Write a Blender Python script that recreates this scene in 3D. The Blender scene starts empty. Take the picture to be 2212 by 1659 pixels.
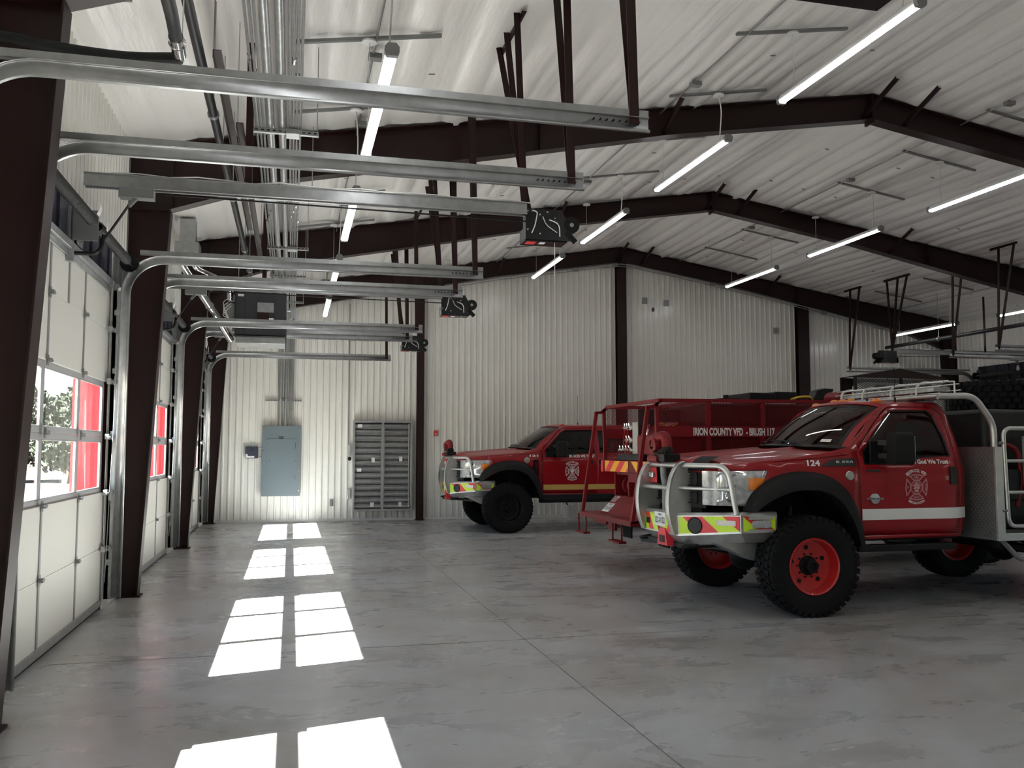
import bpy, bmesh, math, random
from mathutils import Vector, Matrix, noise
from mathutils.geometry import tessellate_polygon
PI = math.pi
random.seed(7)
sc = bpy.context.scene
C = sc.collection

# ---------------------------------------------------------------- camera
camd = bpy.data.cameras.new('camera')
cam = bpy.data.objects.new('camera', camd)
C.objects.link(cam)
cam.location = (1.987, 0.0, 1.73)
cam.rotation_euler = (PI / 2 + 0.0738, 0.0, -0.2444)
camd.sensor_fit = 'HORIZONTAL'
camd.sensor_width = 36.0
camd.lens = 1909.7 / 2212 * 36.0
camd.clip_end = 600
sc.camera = cam

# ---------------------------------------------------------------- world, sun, exposure
world = bpy.data.worlds.new('world')
sc.world = world
world.use_nodes = True
wn = world.node_tree
bg = wn.nodes['Background']
sky = wn.nodes.new('ShaderNodeTexSky')
sky.sky_type = 'NISHITA'
sky.sun_disc = False
sky.sun_elevation = math.radians(41.7)
sky.sun_rotation = math.radians(-104)
sky.air_density = 1.0
sky.dust_density = 0.6
wn.links.new(sky.outputs[0], bg.inputs[0])
bg.inputs[1].default_value = 0.22
sund = bpy.data.lights.new('sun', 'SUN')
sun = bpy.data.objects.new('sun', sund)
C.objects.link(sun)
sund.energy = 68.0
sund.color = (1.0, 0.965, 0.91)
sund.angle = math.radians(0.53)
sun.rotation_euler = Vector((1.09, 0.27, -1.0)).to_track_quat('-Z', 'Y').to_euler()
sun.location = (-12, -3, 12)
vs = sc.view_settings
vs.view_transform = 'Standard'
vs.look = 'None'
vs.gamma = 1.0
vs.use_curve_mapping = False
vs.exposure = 1.12
LAMP = 9.0
sc.cycles.max_bounces = 9
sc.cycles.diffuse_bounces = 5
sc.cycles.glossy_bounces = 4
sc.cycles.transparent_max_bounces = 12
sc.cycles.sample_clamp_indirect = 8.0
sc.cycles.caustics_reflective = False
sc.cycles.caustics_refractive = False
sc.cycles.use_denoising = True

# ---------------------------------------------------------------- materials
MATS = {}
def mat(name, col, rough=0.5, metal=0.0, coat=0.0, emis=None, noise_s=None, noise_amt=0.0, col2=None,
        bump=0.0, bump_s=40.0, spec=0.5, stretch=(1, 1, 1), rough2=None):
    m = bpy.data.materials.new(name)
    m.use_nodes = True
    nt = m.node_tree
    b = nt.nodes['Principled BSDF']
    b.inputs['Base Color'].default_value = (*col, 1)
    b.inputs['Roughness'].default_value = rough
    b.inputs['Metallic'].default_value = metal
    b.inputs['Coat Weight'].default_value = coat
    b.inputs['Coat Roughness'].default_value = 0.04
    b.inputs['Specular IOR Level'].default_value = spec
    if emis:
        b.inputs['Emission Color'].default_value = (*emis[:3], 1)
        b.inputs['Emission Strength'].default_value = emis[3]
    tc = nt.nodes.new('ShaderNodeTexCoord')
    mp = nt.nodes.new('ShaderNodeMapping')
    mp.inputs['Scale'].default_value = stretch
    nt.links.new(tc.outputs['Object'], mp.inputs[0])
    if noise_s:
        n = nt.nodes.new('ShaderNodeTexNoise')
        n.inputs['Scale'].default_value = noise_s
        n.inputs['Detail'].default_value = 6
        n.inputs['Roughness'].default_value = 0.62
        nt.links.new(mp.outputs[0], n.inputs['Vector'])
        cr = nt.nodes.new('ShaderNodeValToRGB')
        cr.color_ramp.elements[0].position = 0.3
        cr.color_ramp.elements[1].position = 0.7
        c2 = col2 or tuple(c * (1 - noise_amt) for c in col)
        cr.color_ramp.elements[0].color = (*c2, 1)
        cr.color_ramp.elements[1].color = (*col, 1)
        nt.links.new(n.outputs[0], cr.inputs[0])
        nt.links.new(cr.outputs[0], b.inputs['Base Color'])
        if rough2 is not None:
            mr = nt.nodes.new('ShaderNodeMapRange')
            mr.inputs['To Min'].default_value = rough
            mr.inputs['To Max'].default_value = rough2
            nt.links.new(n.outputs[0], mr.inputs[0])
            nt.links.new(mr.outputs[0], b.inputs['Roughness'])
    if bump:
        n2 = nt.nodes.new('ShaderNodeTexNoise')
        n2.inputs['Scale'].default_value = bump_s
        n2.inputs['Detail'].default_value = 4
        nt.links.new(mp.outputs[0], n2.inputs['Vector'])
        bp = nt.nodes.new('ShaderNodeBump')
        bp.inputs['Strength'].default_value = bump
        bp.inputs['Distance'].default_value = 0.02
        nt.links.new(n2.outputs[0], bp.inputs['Height'])
        nt.links.new(bp.outputs[0], b.inputs['Normal'])
    MATS[name] = m
    return m

def glass(name, tint, refl=1.0, rough=0.0, ior=1.5):
    m = bpy.data.materials.new(name)
    m.use_nodes = True
    nt = m.node_tree
    nt.nodes.remove(nt.nodes['Principled BSDF'])
    out = nt.nodes['Material Output']
    tr = nt.nodes.new('ShaderNodeBsdfTransparent')
    tr.inputs[0].default_value = (*tint, 1)
    gl = nt.nodes.new('ShaderNodeBsdfGlossy')
    gl.inputs['Roughness'].default_value = rough
    gl.inputs[0].default_value = (refl, refl, refl, 1)
    fr = nt.nodes.new('ShaderNodeFresnel')
    geo = nt.nodes.new('ShaderNodeNewGeometry')
    im = nt.nodes.new('ShaderNodeMix'); im.data_type = 'FLOAT'
    im.inputs[2].default_value = ior; im.inputs[3].default_value = 1.0 / ior
    nt.links.new(geo.outputs['Backfacing'], im.inputs[0])
    nt.links.new(im.outputs[0], fr.inputs[0])
    mx = nt.nodes.new('ShaderNodeMixShader')
    nt.links.new(fr.outputs[0], mx.inputs[0])
    nt.links.new(tr.outputs[0], mx.inputs[1])
    nt.links.new(gl.outputs[0], mx.inputs[2])
    nt.links.new(mx.outputs[0], out.inputs[0])
    MATS[name] = m
    return m

def concrete():
    m = mat('polished_concrete', (0.3, 0.29, 0.28), rough=0.28)
    nt = m.node_tree
    b = nt.nodes['Principled BSDF']
    tc = nt.nodes.new('ShaderNodeTexCoord')
    def nz(scale, sx=1.0, sy=1.0, det=8, rot=0.0, rough=0.6):
        mp = nt.nodes.new('ShaderNodeMapping')
        mp.inputs['Scale'].default_value = (sx, sy, 1)
        mp.inputs['Rotation'].default_value = (0, 0, rot)
        nt.links.new(tc.outputs['Object'], mp.inputs[0])
        n = nt.nodes.new('ShaderNodeTexNoise')
        n.inputs['Scale'].default_value = scale
        n.inputs['Detail'].default_value = det
        n.inputs['Roughness'].default_value = rough
        n.inputs['Distortion'].default_value = 0.6
        nt.links.new(mp.outputs[0], n.inputs['Vector'])
        return n
    n1 = nz(0.55, 1, 1.3, 7)
    r1 = nt.nodes.new('ShaderNodeValToRGB')
    e = r1.color_ramp.elements
    e[0].position = 0.30; e[0].color = (0.285, 0.268, 0.245, 1)
    e[1].position = 0.72; e[1].color = (0.435, 0.455, 0.47, 1)
    k = r1.color_ramp.elements.new(0.5); k.color = (0.37, 0.367, 0.36, 1)
    nt.links.new(n1.outputs[0], r1.inputs[0])
    n2 = nz(1.6, 0.8, 1.5, 9, 0.1, 0.62)
    r2 = nt.nodes.new('ShaderNodeValToRGB')
    e = r2.color_ramp.elements
    e[0].position = 0.28; e[0].color = (0.88, 0.88, 0.88, 1)
    e[1].position = 0.62; e[1].color = (1.05, 1.05, 1.05, 1)
    nt.links.new(n2.outputs[0], r2.inputs[0])
    mx = nt.nodes.new('ShaderNodeMix'); mx.data_type = 'RGBA'; mx.blend_type = 'MULTIPLY'
    mx.inputs[0].default_value = 1.0
    nt.links.new(r1.outputs[0], mx.inputs[6]); nt.links.new(r2.outputs[0], mx.inputs[7])
    n3 = nz(7, 1, 1.5, 6)
    r3 = nt.nodes.new('ShaderNodeValToRGB')
    e = r3.color_ramp.elements
    e[0].position = 0.25; e[0].color = (0.90, 0.90, 0.90, 1)
    e[1].position = 0.65; e[1].color = (1, 1, 1, 1)
    nt.links.new(n3.outputs[0], r3.inputs[0])
    mx2 = nt.nodes.new('ShaderNodeMix'); mx2.data_type = 'RGBA'; mx2.blend_type = 'MULTIPLY'
    mx2.inputs[0].default_value = 0.8
    nt.links.new(mx.outputs[2], mx2.inputs[6]); nt.links.new(r3.outputs[0], mx2.inputs[7])
    nt.links.new(mx2.outputs[2], b.inputs['Base Color'])
    mr = nt.nodes.new('ShaderNodeMapRange')
    mr.inputs['From Min'].default_value = 0.3; mr.inputs['From Max'].default_value = 0.7
    mr.inputs['To Min'].default_value = 0.20; mr.inputs['To Max'].default_value = 0.42
    nt.links.new(n2.outputs[0], mr.inputs[0]); nt.links.new(mr.outputs[0], b.inputs['Roughness'])
    bp = nt.nodes.new('ShaderNodeBump'); bp.inputs['Strength'].default_value = 0.12; bp.inputs['Distance'].default_value = 0.01
    n4 = nz(3.0, 1, 1, 3)
    nt.links.new(n4.outputs[0], bp.inputs['Height']); nt.links.new(bp.outputs[0], b.inputs['Normal'])
    return m

M_floor = concrete()
M_liner = mat('white_liner_steel', (0.79, 0.78, 0.735), 0.21, noise_s=1.2, noise_amt=0.08, spec=0.6)
M_vinyl = mat('white_vinyl_insulation', (0.82, 0.80, 0.775), 0.30, bump=0.7, bump_s=5.0, stretch=(2.2, 0.35, 1), spec=0.5)
M_brown = mat('dark_brown_steel', (0.021, 0.0065, 0.006), 0.42, noise_s=2.5, noise_amt=0.3, spec=0.3)
M_galv = mat('galvanised_steel', (0.46, 0.47, 0.47), 0.36, 0.8, noise_s=9, noise_amt=0.25)
M_alu = mat('brushed_aluminium', (0.60, 0.60, 0.59), 0.38, 0.8, noise_s=14, noise_amt=0.15)
M_chrome = mat('chrome', (0.85, 0.85, 0.86), 0.10, 1.0)
M_strut = mat('grey_strut_channel', (0.24, 0.245, 0.245), 0.45, 0.6)
M_doorw = mat('white_door_panel', (0.66, 0.645, 0.60), 0.45)
M_doorstile = mat('grey_door_stile', (0.30, 0.30, 0.30), 0.45, 0.4)
M_winframe = mat('pale_window_frame', (0.36, 0.36, 0.365), 0.4)
M_black = mat('black_plastic', (0.006, 0.006, 0.0065), 0.42, spec=0.3)
M_blackg = mat('black_enamel', (0.008, 0.008, 0.009), 0.25)
M_rubber = mat('tyre_rubber', (0.009, 0.009, 0.010), 0.75, noise_s=12, noise_amt=0.4, spec=0.2)
M_navy = mat('dark_header_steel', (0.018, 0.019, 0.032), 0.5)
M_redx = mat('red_exterior_steel', (0.22, 0.006, 0.011), 0.45)
M_red = mat('red_truck_paint', (0.27, 0.003, 0.008), 0.34, coat=0.4, spec=0.35)
M_redold = mat('faded_red_paint', (0.21, 0.005, 0.010), 0.45, noise_s=5, col2=(0.15, 0.008, 0.012), spec=0.3)
M_redwheel = mat('red_wheel_paint', (0.50, 0.018, 0.016), 0.38, coat=0.5)
M_flare = mat('textured_black_plastic', (0.007, 0.007, 0.0075), 0.6, spec=0.25, bump=0.3, bump_s=220)
M_white = mat('white_paint', (0.78, 0.78, 0.77), 0.4)
M_whitevinyl = mat('white_lettering', (0.80, 0.78, 0.77), 0.5)
M_pinkvinyl = mat('faded_white_decal', (0.62, 0.30, 0.33), 0.5)
M_gold = mat('gold_stripe', (0.55, 0.36, 0.10), 0.45)
M_yellow = mat('yellow_reflective', (0.95, 0.48, 0.02), 0.4)
M_lime = mat('lime_reflective', (0.62, 0.85, 0.03), 0.4)
M_redref = mat('red_reflective', (0.75, 0.03, 0.05), 0.4)
M_amber = mat('amber_lens', (0.75, 0.20, 0.01), 0.2, coat=0.6)
M_orange = mat('orange_nozzle', (0.62, 0.03, 0.03), 0.5)
M_lens = mat('clear_headlight_lens', (0.82, 0.85, 0.88), 0.10, 0.65, noise_s=18, noise_amt=0.5)
M_lampbody = mat('lamp_housing_grey', (0.20, 0.20, 0.20), 0.5)
M_lampw = mat('lamp_reflector_white', (0.72, 0.72, 0.72), 0.5)
M_lamp = mat('lit_lamp_lens', (0.9, 0.9, 0.9), 0.4, emis=(0.97, 0.985, 1.0, LAMP))
M_wire = mat('white_cable', (0.72, 0.70, 0.68), 0.5)
M_panelgrey = mat('grey_enamel_panel', (0.13, 0.165, 0.185), 0.42)
M_heater = mat('dark_grey_heater', (0.035, 0.036, 0.040), 0.45, spec=0.3)
M_flex = mat('grey_spring_steel', (0.05, 0.05, 0.05), 0.42, 0.5, bump=0.5, bump_s=90)
M_paper = mat('white_sticker', (0.72, 0.70, 0.68), 0.6)
M_ink = mat('dark_ink', (0.03, 0.035, 0.06), 0.6)
M_redtag = mat('red_tag', (0.62, 0.04, 0.04), 0.5)
M_seat = mat('dark_seat_fabric', (0.05, 0.055, 0.055), 0.8)
M_brass = mat('brass', (0.55, 0.40, 0.16), 0.3, 0.9)
M_tank = mat('dark_grey_tank', (0.018, 0.019, 0.020), 0.45, spec=0.3, noise_s=3, noise_amt=0.4)
M_chain = mat('yellow_chain', (0.60, 0.40, 0.03), 0.4)
M_tree = mat('tree_leaves', (0.045, 0.065, 0.035), 0.8, noise_s=3, noise_amt=0.6)
M_bark = mat('tree_bark', (0.12, 0.09, 0.06), 0.9)
M_dirt = mat('dry_ground', (0.085, 0.058, 0.034), 0.95, noise_s=0.35, col2=(0.05, 0.04, 0.02))
M_apron = mat('pale_concrete_apron', (0.085, 0.078, 0.07), 0.9)
M_diamond = mat('diamond_plate_aluminium', (0.42, 0.42, 0.42), 0.36, 0.75, noise_s=8, noise_amt=0.2)
M_glass = glass('window_glass', (0.96, 0.98, 0.98), ior=1.22)
M_tint = glass('tinted_vehicle_glass', (0.30, 0.35, 0.33), 1.0)
M_blackglass = glass('dark_vehicle_glass', (0.05, 0.055, 0.055), 1.0)
M_wsglass = glass('windscreen_glass', (0.55, 0.60, 0.60), 1.0)

# ---------------------------------------------------------------- helpers
def tag(o, label=None, cat=None, group=None, kind=None):
    if label: o['label'] = label
    if cat: o['category'] = cat
    if group: o['group'] = group
    if kind: o['kind'] = kind
    return o

def empty(name, loc, label=None, cat=None, group=None, kind=None):
    o = bpy.data.objects.new(name, None)
    o.empty_display_size = 0.1
    C.objects.link(o)
    o.location = loc
    return tag(o, label, cat, group, kind)

def root_loc(o):
    v = Vector((0, 0, 0))
    while o is not None:
        v += Vector(o.location)
        o = o.parent
    return v

def copy_tree(o, parent=None):
    c = o.copy()
    C.objects.link(c)
    c.parent = parent
    for ch in list(o.children):
        copy_tree(ch, c)
    return c

class MB:
    def __init__(s):
        s.v = []; s.f = []; s.m = []
    def add(s, vs, fs, m=0):
        k = len(s.v)
        s.v += [tuple(v) for v in vs]
        for f in fs:
            s.f.append([i + k for i in f]); s.m.append(m)
    def box(s, c, d, R=None, m=0):
        x, y, z = d[0] / 2, d[1] / 2, d[2] / 2
        vs = [Vector(p) for p in ((-x, -y, -z), (x, -y, -z), (x, y, -z), (-x, y, -z), (-x, -y, z), (x, -y, z), (x, y, z), (-x, y, z))]
        if R is not None: vs = [R @ v for v in vs]
        c = Vector(c)
        s.add([v + c for v in vs], [(0, 3, 2, 1), (4, 5, 6, 7), (0, 1, 5, 4), (1, 2, 6, 5), (2, 3, 7, 6), (3, 0, 4, 7)], m)
    def bb(s, x0, x1, y0, y1, z0, z1, m=0):
        s.box(((x0 + x1) / 2, (y0 + y1) / 2, (z0 + z1) / 2), (x1 - x0, y1 - y0, z1 - z0), None, m)
    def bar(s, a, b, w, h, up=(0, 0, 1), m=0):
        a = Vector(a); b = Vector(b); d = b - a; L = d.length
        d.normalize(); up = Vector(up)
        if abs(d.dot(up)) > 0.98: up = Vector((0, 1, 0))
        sx = d.cross(up).normalized(); uz = sx.cross(d).normalized()
        R = Matrix((sx, d, uz)).transposed()
        s.box((a + b) / 2, (w, L, h), R, m)
    def angle(s, a, b, w, t, side=(0, 1, 0), m=0):
        # steel angle: two thin legs
        a = Vector(a); b = Vector(b); d = (b - a).normalized()
        sd = Vector(side); sd = (sd - d * sd.dot(d)).normalized(); n = d.cross(sd)
        for (e1, e2) in ((sd * w, n * t), (sd * t, n * w)):
            vs = [p + q for p in (a, b) for q in (Vector(), e1, e1 + e2, e2)]
            s.add(vs, [(0, 1, 2, 3), (7, 6, 5, 4), (0, 4, 5, 1), (1, 5, 6, 2), (2, 6, 7, 3), (3, 7, 4, 0)], m)
    def tube(s, pts, r, n=10, m=0, cap=True):
        P = [Vector(p) for p in pts]
        k0 = len(s.v)
        prev = None
        R = r if isinstance(r, (list, tuple)) else [r] * len(P)
        for i, p in enumerate(P):
            if i == 0: d = P[1] - P[0]
            elif i == len(P) - 1: d = P[-1] - P[-2]
            else: d = (P[i + 1] - p).normalized() + (p - P[i - 1]).normalized()
            d.normalize()
            if prev is None:
                a = Vector((0, 0, 1)) if abs(d.z) < 0.9 else Vector((1, 0, 0))
                u = d.cross(a).normalized()
            else:
                u = (prev - d * prev.dot(d)).normalized()
            prev = u
            w = d.cross(u)
            for j in range(n):
                t = 2 * PI * j / n
                s.v.append(tuple(p + (u * math.cos(t) + w * math.sin(t)) * R[i]))
        for i in range(len(P) - 1):
            for j in range(n):
                a = k0 + i * n + j; b = k0 + i * n + (j + 1) % n
                s.f.append([a, b, b + n, a + n]); s.m.append(m)
        if cap:
            s.f.append([k0 + j for j in range(n)][::-1]); s.m.append(m)
            s.f.append([k0 + (len(P) - 1) * n + j for j in range(n)]); s.m.append(m)
    def cyl(s, a, b, r, n=16, m=0):
        s.tube([a, b], r, n, m)
    def lathe(s, prof, c, ax, n=32, m=0, closed=False):
        # prof: list of (radius, along)
        c = Vector(c); ax = Vector(ax).normalized()
        a = Vector((0, 0, 1)) if abs(ax.z) < 0.9 else Vector((1, 0, 0))
        u = ax.cross(a).normalized(); w = ax.cross(u)
        k0 = len(s.v); q = len(prof)
        for j in range(n):
            t = 2 * PI * j / n
            e = u * math.cos(t) + w * math.sin(t)
            for (r, h) in prof: s.v.append(tuple(c + e * r + ax * h))
        for j in range(n):
            j2 = (j + 1) % n
            for i in range(q if closed else q - 1):
                i2 = (i + 1) % q
                s.f.append([k0 + j * q + i, k0 + j2 * q + i, k0 + j2 * q + i2, k0 + j * q + i2]); s.m.append(m)
    def sphere(s, c, r, n=12, m=0, sc3=(1, 1, 1)):
        c = Vector(c); k = n // 2
        prof = []
        k0 = len(s.v)
        for i in range(k + 1):
            ph = PI * i / k
            for j in range(n):
                t = 2 * PI * j / n
                s.v.append((c.x + r * sc3[0] * math.sin(ph) * math.cos(t), c.y + r * sc3[1] * math.sin(ph) * math.sin(t), c.z + r * sc3[2] * math.cos(ph)))
        for i in range(k):
            for j in range(n):
                a = k0 + i * n + j; b = k0 + i * n + (j + 1) % n
                s.f.append([a, a + n, b + n, b]); s.m.append(m)
    def prism(s, poly, f0, f1, m=0):
        # poly 2D; f0/f1 map (u,v) to 3D for the two caps
        n = len(poly)
        tri = tessellate_polygon([[Vector((p[0], p[1], 0)) for p in poly]])
        vs = [f0(*p) for p in poly] + [f1(*p) for p in poly]
        fs = [tuple(t) for t in tri] + [tuple(i + n for i in t)[::-1] for t in tri]
        fs += [(i, (i + 1) % n, (i + 1) % n + n, i + n) for i in range(n)]
        s.add(vs, fs, m)
    def grid(s, fn, nu, nv, m=0):
        k = len(s.v)
        for i in range(nu + 1):
            for j in range(nv + 1):
                s.v.append(tuple(fn(i / nu, j / nv)))
        for i in range(nu):
            for j in range(nv):
                a = k + i * (nv + 1) + j
                s.f.append([a, a + 1, a + nv + 2, a + nv + 1]); s.m.append(m)
    def loft(s, rows, m=0, closed=False):
        k = len(s.v); q = len(rows[0])
        for r in rows: s.v += [tuple(p) for p in r]
        for i in range(len(rows) - 1):
            for j in range(q if closed else q - 1):
                j2 = (j + 1) % q
                s.f.append([k + i * q + j, k + i * q + j2, k + (i + 1) * q + j2, k + (i + 1) * q + j]); s.m.append(m)
    def lattice(s, P, u0, u1, v0, v1, du, dv, w, t=0.003, m=0):
        # expanded-metal lattice of thin strands, clipped to a rectangle; P maps (u,v) to 3D
        k = dv / du
        nrm = (Vector(P(u0, v1)) - Vector(P(u0, v0))).cross(Vector(P(u1, v0)) - Vector(P(u0, v0))).normalized()
        for sg in (1, -1):
            n = int(((u1 - u0) * k + (v1 - v0)) / dv) + 2
            for i in range(n):
                c = (v0 - (u1 - u0) * k + i * dv) if sg > 0 else (v0 + i * dv)
                pts = []
                ua, ub = u0, u1
                # v = c + sg*k*(u-u0)
                for vv in (v0, v1):
                    uu = u0 + (vv - c) / (sg * k)
                    if sg > 0:
                        if vv == v0: ua = max(ua, uu)
                        else: ub = min(ub, uu)
                    else:
                        if vv == v1: ua = max(ua, uu)
                        else: ub = min(ub, uu)
                if ub - ua < 0.004: continue
                a = P(ua, c + sg * k * (ua - u0)); b = P(ub, c + sg * k * (ub - u0))
                s.bar(a, b, w, t, up=nrm, m=m)
    def build(s, name, mats, parent=None, smooth=35, bevel=0.0, solid=0.0, local=None):
        me = bpy.data.meshes.new(name)
        o = bpy.data.objects.new(name, me)
        if parent is None:
            xs = [v[0] for v in s.v]; ys = [v[1] for v in s.v]; zs = [v[2] for v in s.v]
            L = Vector(((min(xs) + max(xs)) / 2, (min(ys) + max(ys)) / 2, min(zs)))
            o.location = L
        else:
            L = root_loc(parent)
            o.parent = parent
        if local: L = Vector(local)
        me.from_pydata([(v[0] - L.x, v[1] - L.y, v[2] - L.z) for v in s.v], [], s.f)
        if not isinstance(mats, (list, tuple)): mats = [mats]
        for mm in mats: me.materials.append(mm)
        if len(mats) > 1: me.polygons.foreach_set('material_index', s.m)
        bm = bmesh.new(); bm.from_mesh(me)
        bmesh.ops.recalc_face_normals(bm, faces=bm.faces)
        bm.to_mesh(me); bm.free()
        if smooth:
            me.polygons.foreach_set('use_smooth', [True] * len(me.polygons))
            me.set_sharp_from_angle(angle=math.radians(smooth))
        me.update()
        C.objects.link(o)
        if solid:
            md = o.modifiers.new('thickness', 'SOLIDIFY'); md.thickness = abs(solid); md.offset = -1 if solid > 0 else 1
        if bevel:
            md = o.modifiers.new('bevel', 'BEVEL'); md.width = bevel; md.segments = 2; md.limit_method = 'ANGLE'; md.angle_limit = math.radians(40)
        return o

def sheet(poly, holes, fn, xcuts, zcuts, name, mats, parent, solid=0.0, smooth=40):
    """flat outline with holes, cut into a fine grid, then mapped onto a curved surface"""
    loops = [[Vector((p[0], p[1], 0)) for p in poly]] + [[Vector((p[0], p[1], 0)) for p in h] for h in holes]
    tri = tessellate_polygon(loops)
    flat = [v for l in loops for v in l]
    bm = bmesh.new()
    bv = [bm.verts.new(v) for v in flat]
    for t in tri:
        try: bm.faces.new([bv[i] for i in t])
        except ValueError: pass
    for x in xcuts:
        bmesh.ops.bisect_plane(bm, geom=bm.verts[:] + bm.edges[:] + bm.faces[:], plane_co=(x, 0, 0), plane_no=(1, 0, 0), dist=1e-5)
    for z in zcuts:
        bmesh.ops.bisect_plane(bm, geom=bm.verts[:] + bm.edges[:] + bm.faces[:], plane_co=(0, z, 0), plane_no=(0, 1, 0), dist=1e-5)
    L = root_loc(parent)
    for v in bm.verts:
        q = Vector(fn(v.co.x, v.co.y)); v.co = q - L
    bmesh.ops.recalc_face_normals(bm, faces=bm.faces)
    me = bpy.data.meshes.new(name); bm.to_mesh(me); bm.free()
    if not isinstance(mats, (list, tuple)): mats = [mats]
    for mm in mats: me.materials.append(mm)
    me.polygons.foreach_set('use_smooth', [True] * len(me.polygons))
    me.set_sharp_from_angle(angle=math.radians(smooth))
    o = bpy.data.objects.new(name, me); C.objects.link(o); o.parent = parent
    if solid:
        md = o.modifiers.new('thickness', 'SOLIDIFY'); md.thickness = solid; md.offset = 0
    return o

_tc = {}
def text2d(s, size=1.0, bold=0.0, cond=1.0):
    key = (s, bold)
    if key not in _tc:
        cu = bpy.data.curves.new('txt', 'FONT')
        cu.body = s; cu.size = 1.0; cu.offset = bold; cu.resolution_u = 3
        ob = bpy.data.objects.new('txt', cu); C.objects.link(ob)
        dg = bpy.context.evaluated_depsgraph_get()
        me = bpy.data.meshes.new_from_object(ob.evaluated_get(dg))
        vs = [(v.co.x, v.co.y) for v in me.vertices]; fs = [tuple(p.vertices) for p in me.polygons]
        bpy.data.objects.remove(ob); bpy.data.curves.remove(cu); bpy.data.meshes.remove(me)
        if vs:
            x0 = min(v[0] for v in vs); y0 = 0
            vs = [(v[0] - x0, v[1]) for v in vs]
        _tc[key] = (vs, fs)
    vs, fs = _tc[key]
    return [(v[0] * size * cond, v[1] * size) for v in vs], fs

def put_text(mb, s, fn, width=None, height=0.1, bold=0.0, m=0):
    """letters of cap height `height`, fitted to `width`; fn maps (u,v) to 3D"""
    vs, fs = text2d(s, 1.0, bold)
    w = max(v[0] for v in vs); h = 0.70
    sx = (width / w) if width else height / h
    sy = height / h
    mb.add([fn(v[0] * sx, v[1] * sy) for v in vs], fs, m)

def rrect(x0, x1, z0, z1, r, n=5):
    pts = []
    for (cx, cz, a0) in ((x1 - r, z1 - r, 0), (x0 + r, z1 - r, 90), (x0 + r, z0 + r, 180), (x1 - r, z0 + r, 270)):
        for i in range(n + 1):
            a = math.radians(a0 + 90 * i / n)
            pts.append((cx + r * math.cos(a), cz + r * math.sin(a)))
    return pts

def arcpts(c, r, a0, a1, n, plane='xz', k=0):
    out = []
    for i in range(n + 1):
        a = math.radians(a0 + (a1 - a0) * i / n)
        u, v = c[0] + r * math.cos(a), c[1] + r * math.sin(a)
        out.append((u, k, v) if plane == 'xz' else (k, u, v) if plane == 'yz' else (u, v, k))
    return out

def rough_path(pts, r, n=5):
    """round the corners of a polyline"""
    P = [Vector(p) for p in pts]; out = [P[0]]
    for i in range(1, len(P) - 1):
        a, b, c = P[i - 1], P[i], P[i + 1]
        d1 = (a - b); d2 = (c - b); q = min(r, d1.length * .49, d2.length * .49)
        p1 = b + d1.normalized() * q; p2 = b + d2.normalized() * q
        for k in range(n + 1):
            t = k / n
            out.append(p1 * (1 - t) ** 2 + b * 2 * t * (1 - t) + p2 * t * t)
    out.append(P[-1])
    return out
# ================================================================ the building
RX, RZ, SL = 10.4, 7.07, 0.161
XW = 20.8
Y0, Y1 = -4.4, 21.93
FR = [21.78 - 5.21 * k for k in range(6)]        # frames, far to near
def zc(x): return RZ - SL * abs(x - RX)

# floor
mb = MB(); mb.bb(-0.35, XW + 0.35, Y0, Y1 + 0.3, -0.15, 0.0)
tag(mb.build('floor', M_floor, smooth=0), kind='structure')
# saw cuts in the slab
mb = MB()
for x in (4.09, 10.4, 16.7): mb.bb(x - 0.004, x + 0.004, Y0, Y1 - 0.05, 0.0, 0.0015)
for y in (2.8, 7.95, 13.2, 18.4): mb.bb(0.1, XW - 0.1, y - 0.003, y + 0.003, 0.0, 0.0015)
tag(mb.build('trim_1', mat('slab_saw_cut', (0.13, 0.12, 0.11), 0.8), smooth=0), kind='structure')

# ceiling of sagging white insulation
mb = MB()
NX, NY = 280, 110
def cz(u, v):
    x = -0.02 + (XW + 0.04) * u; y = Y0 + (Y1 + 0.02 - Y0) * v
    d = abs(x - RX)
    ph = d / 0.30 + 0.9 * noise.noise(Vector((x * 0.7, y * 0.12, 1.3)))
    sag = -0.050 * abs(math.sin(PI * ph)) ** 0.65 * (0.65 + 0.7 * noise.noise(Vector((math.floor(ph) * 3.3, y * 0.25, 9.0))))
    q = noise.noise(Vector((x * 2.6, y * 0.35, 3.1))) * 0.04 + noise.noise(Vector((x * 6.0, y * 0.9, 7.7))) * 0.010
    fall = min(1.0, d * 3)
    t = (y / 1.87) % 1.0
    pinch = 1.0 - 0.35 * math.exp(-((t - 0.5) / 0.05) ** 2)
    return (x, y, zc(x) + 0.05 + (sag * pinch + q) * fall)
mb.grid(cz, NX * 2, NY)
tag(mb.build('ceiling', M_vinyl, smooth=80), kind='structure')
mb = MB(); mb.loft([[(-0.4, y, zc(-0.4) + 0.35), (RX, y, RZ + 0.35), (XW + 0.4, y, zc(XW + 0.4) + 0.35)] for y in (Y0 - 0.2, Y1 + 0.3)])
tag(mb.build('trim_2', M_galv, smooth=0, solid=0.04), kind='structure')
# seam tabs of the insulation
mb = MB()
for j, y in enumerate([Y0 + 1.87 * k + 0.9 for k in range(14)]):
    for s in (0, 1):
        xa, xb = (0.2, RX - 0.2) if s == 0 else (RX + 0.2, XW - 0.2)
        n = 14
        for i in range(n):
            x = xa + (xb - xa) * (i + 0.5) / n
            if random.random() < 0.45:
                mb.bar((x, y, zc(x) - 0.012), (x + 0.07, y + 0.01, zc(x + 0.07) - 0.012), 0.022, 0.008)
tag(mb.build('seam_clips', M_strut, smooth=0), 'small grey clips scattered along the seams of the white ceiling', 'clip', kind='stuff')

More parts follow.
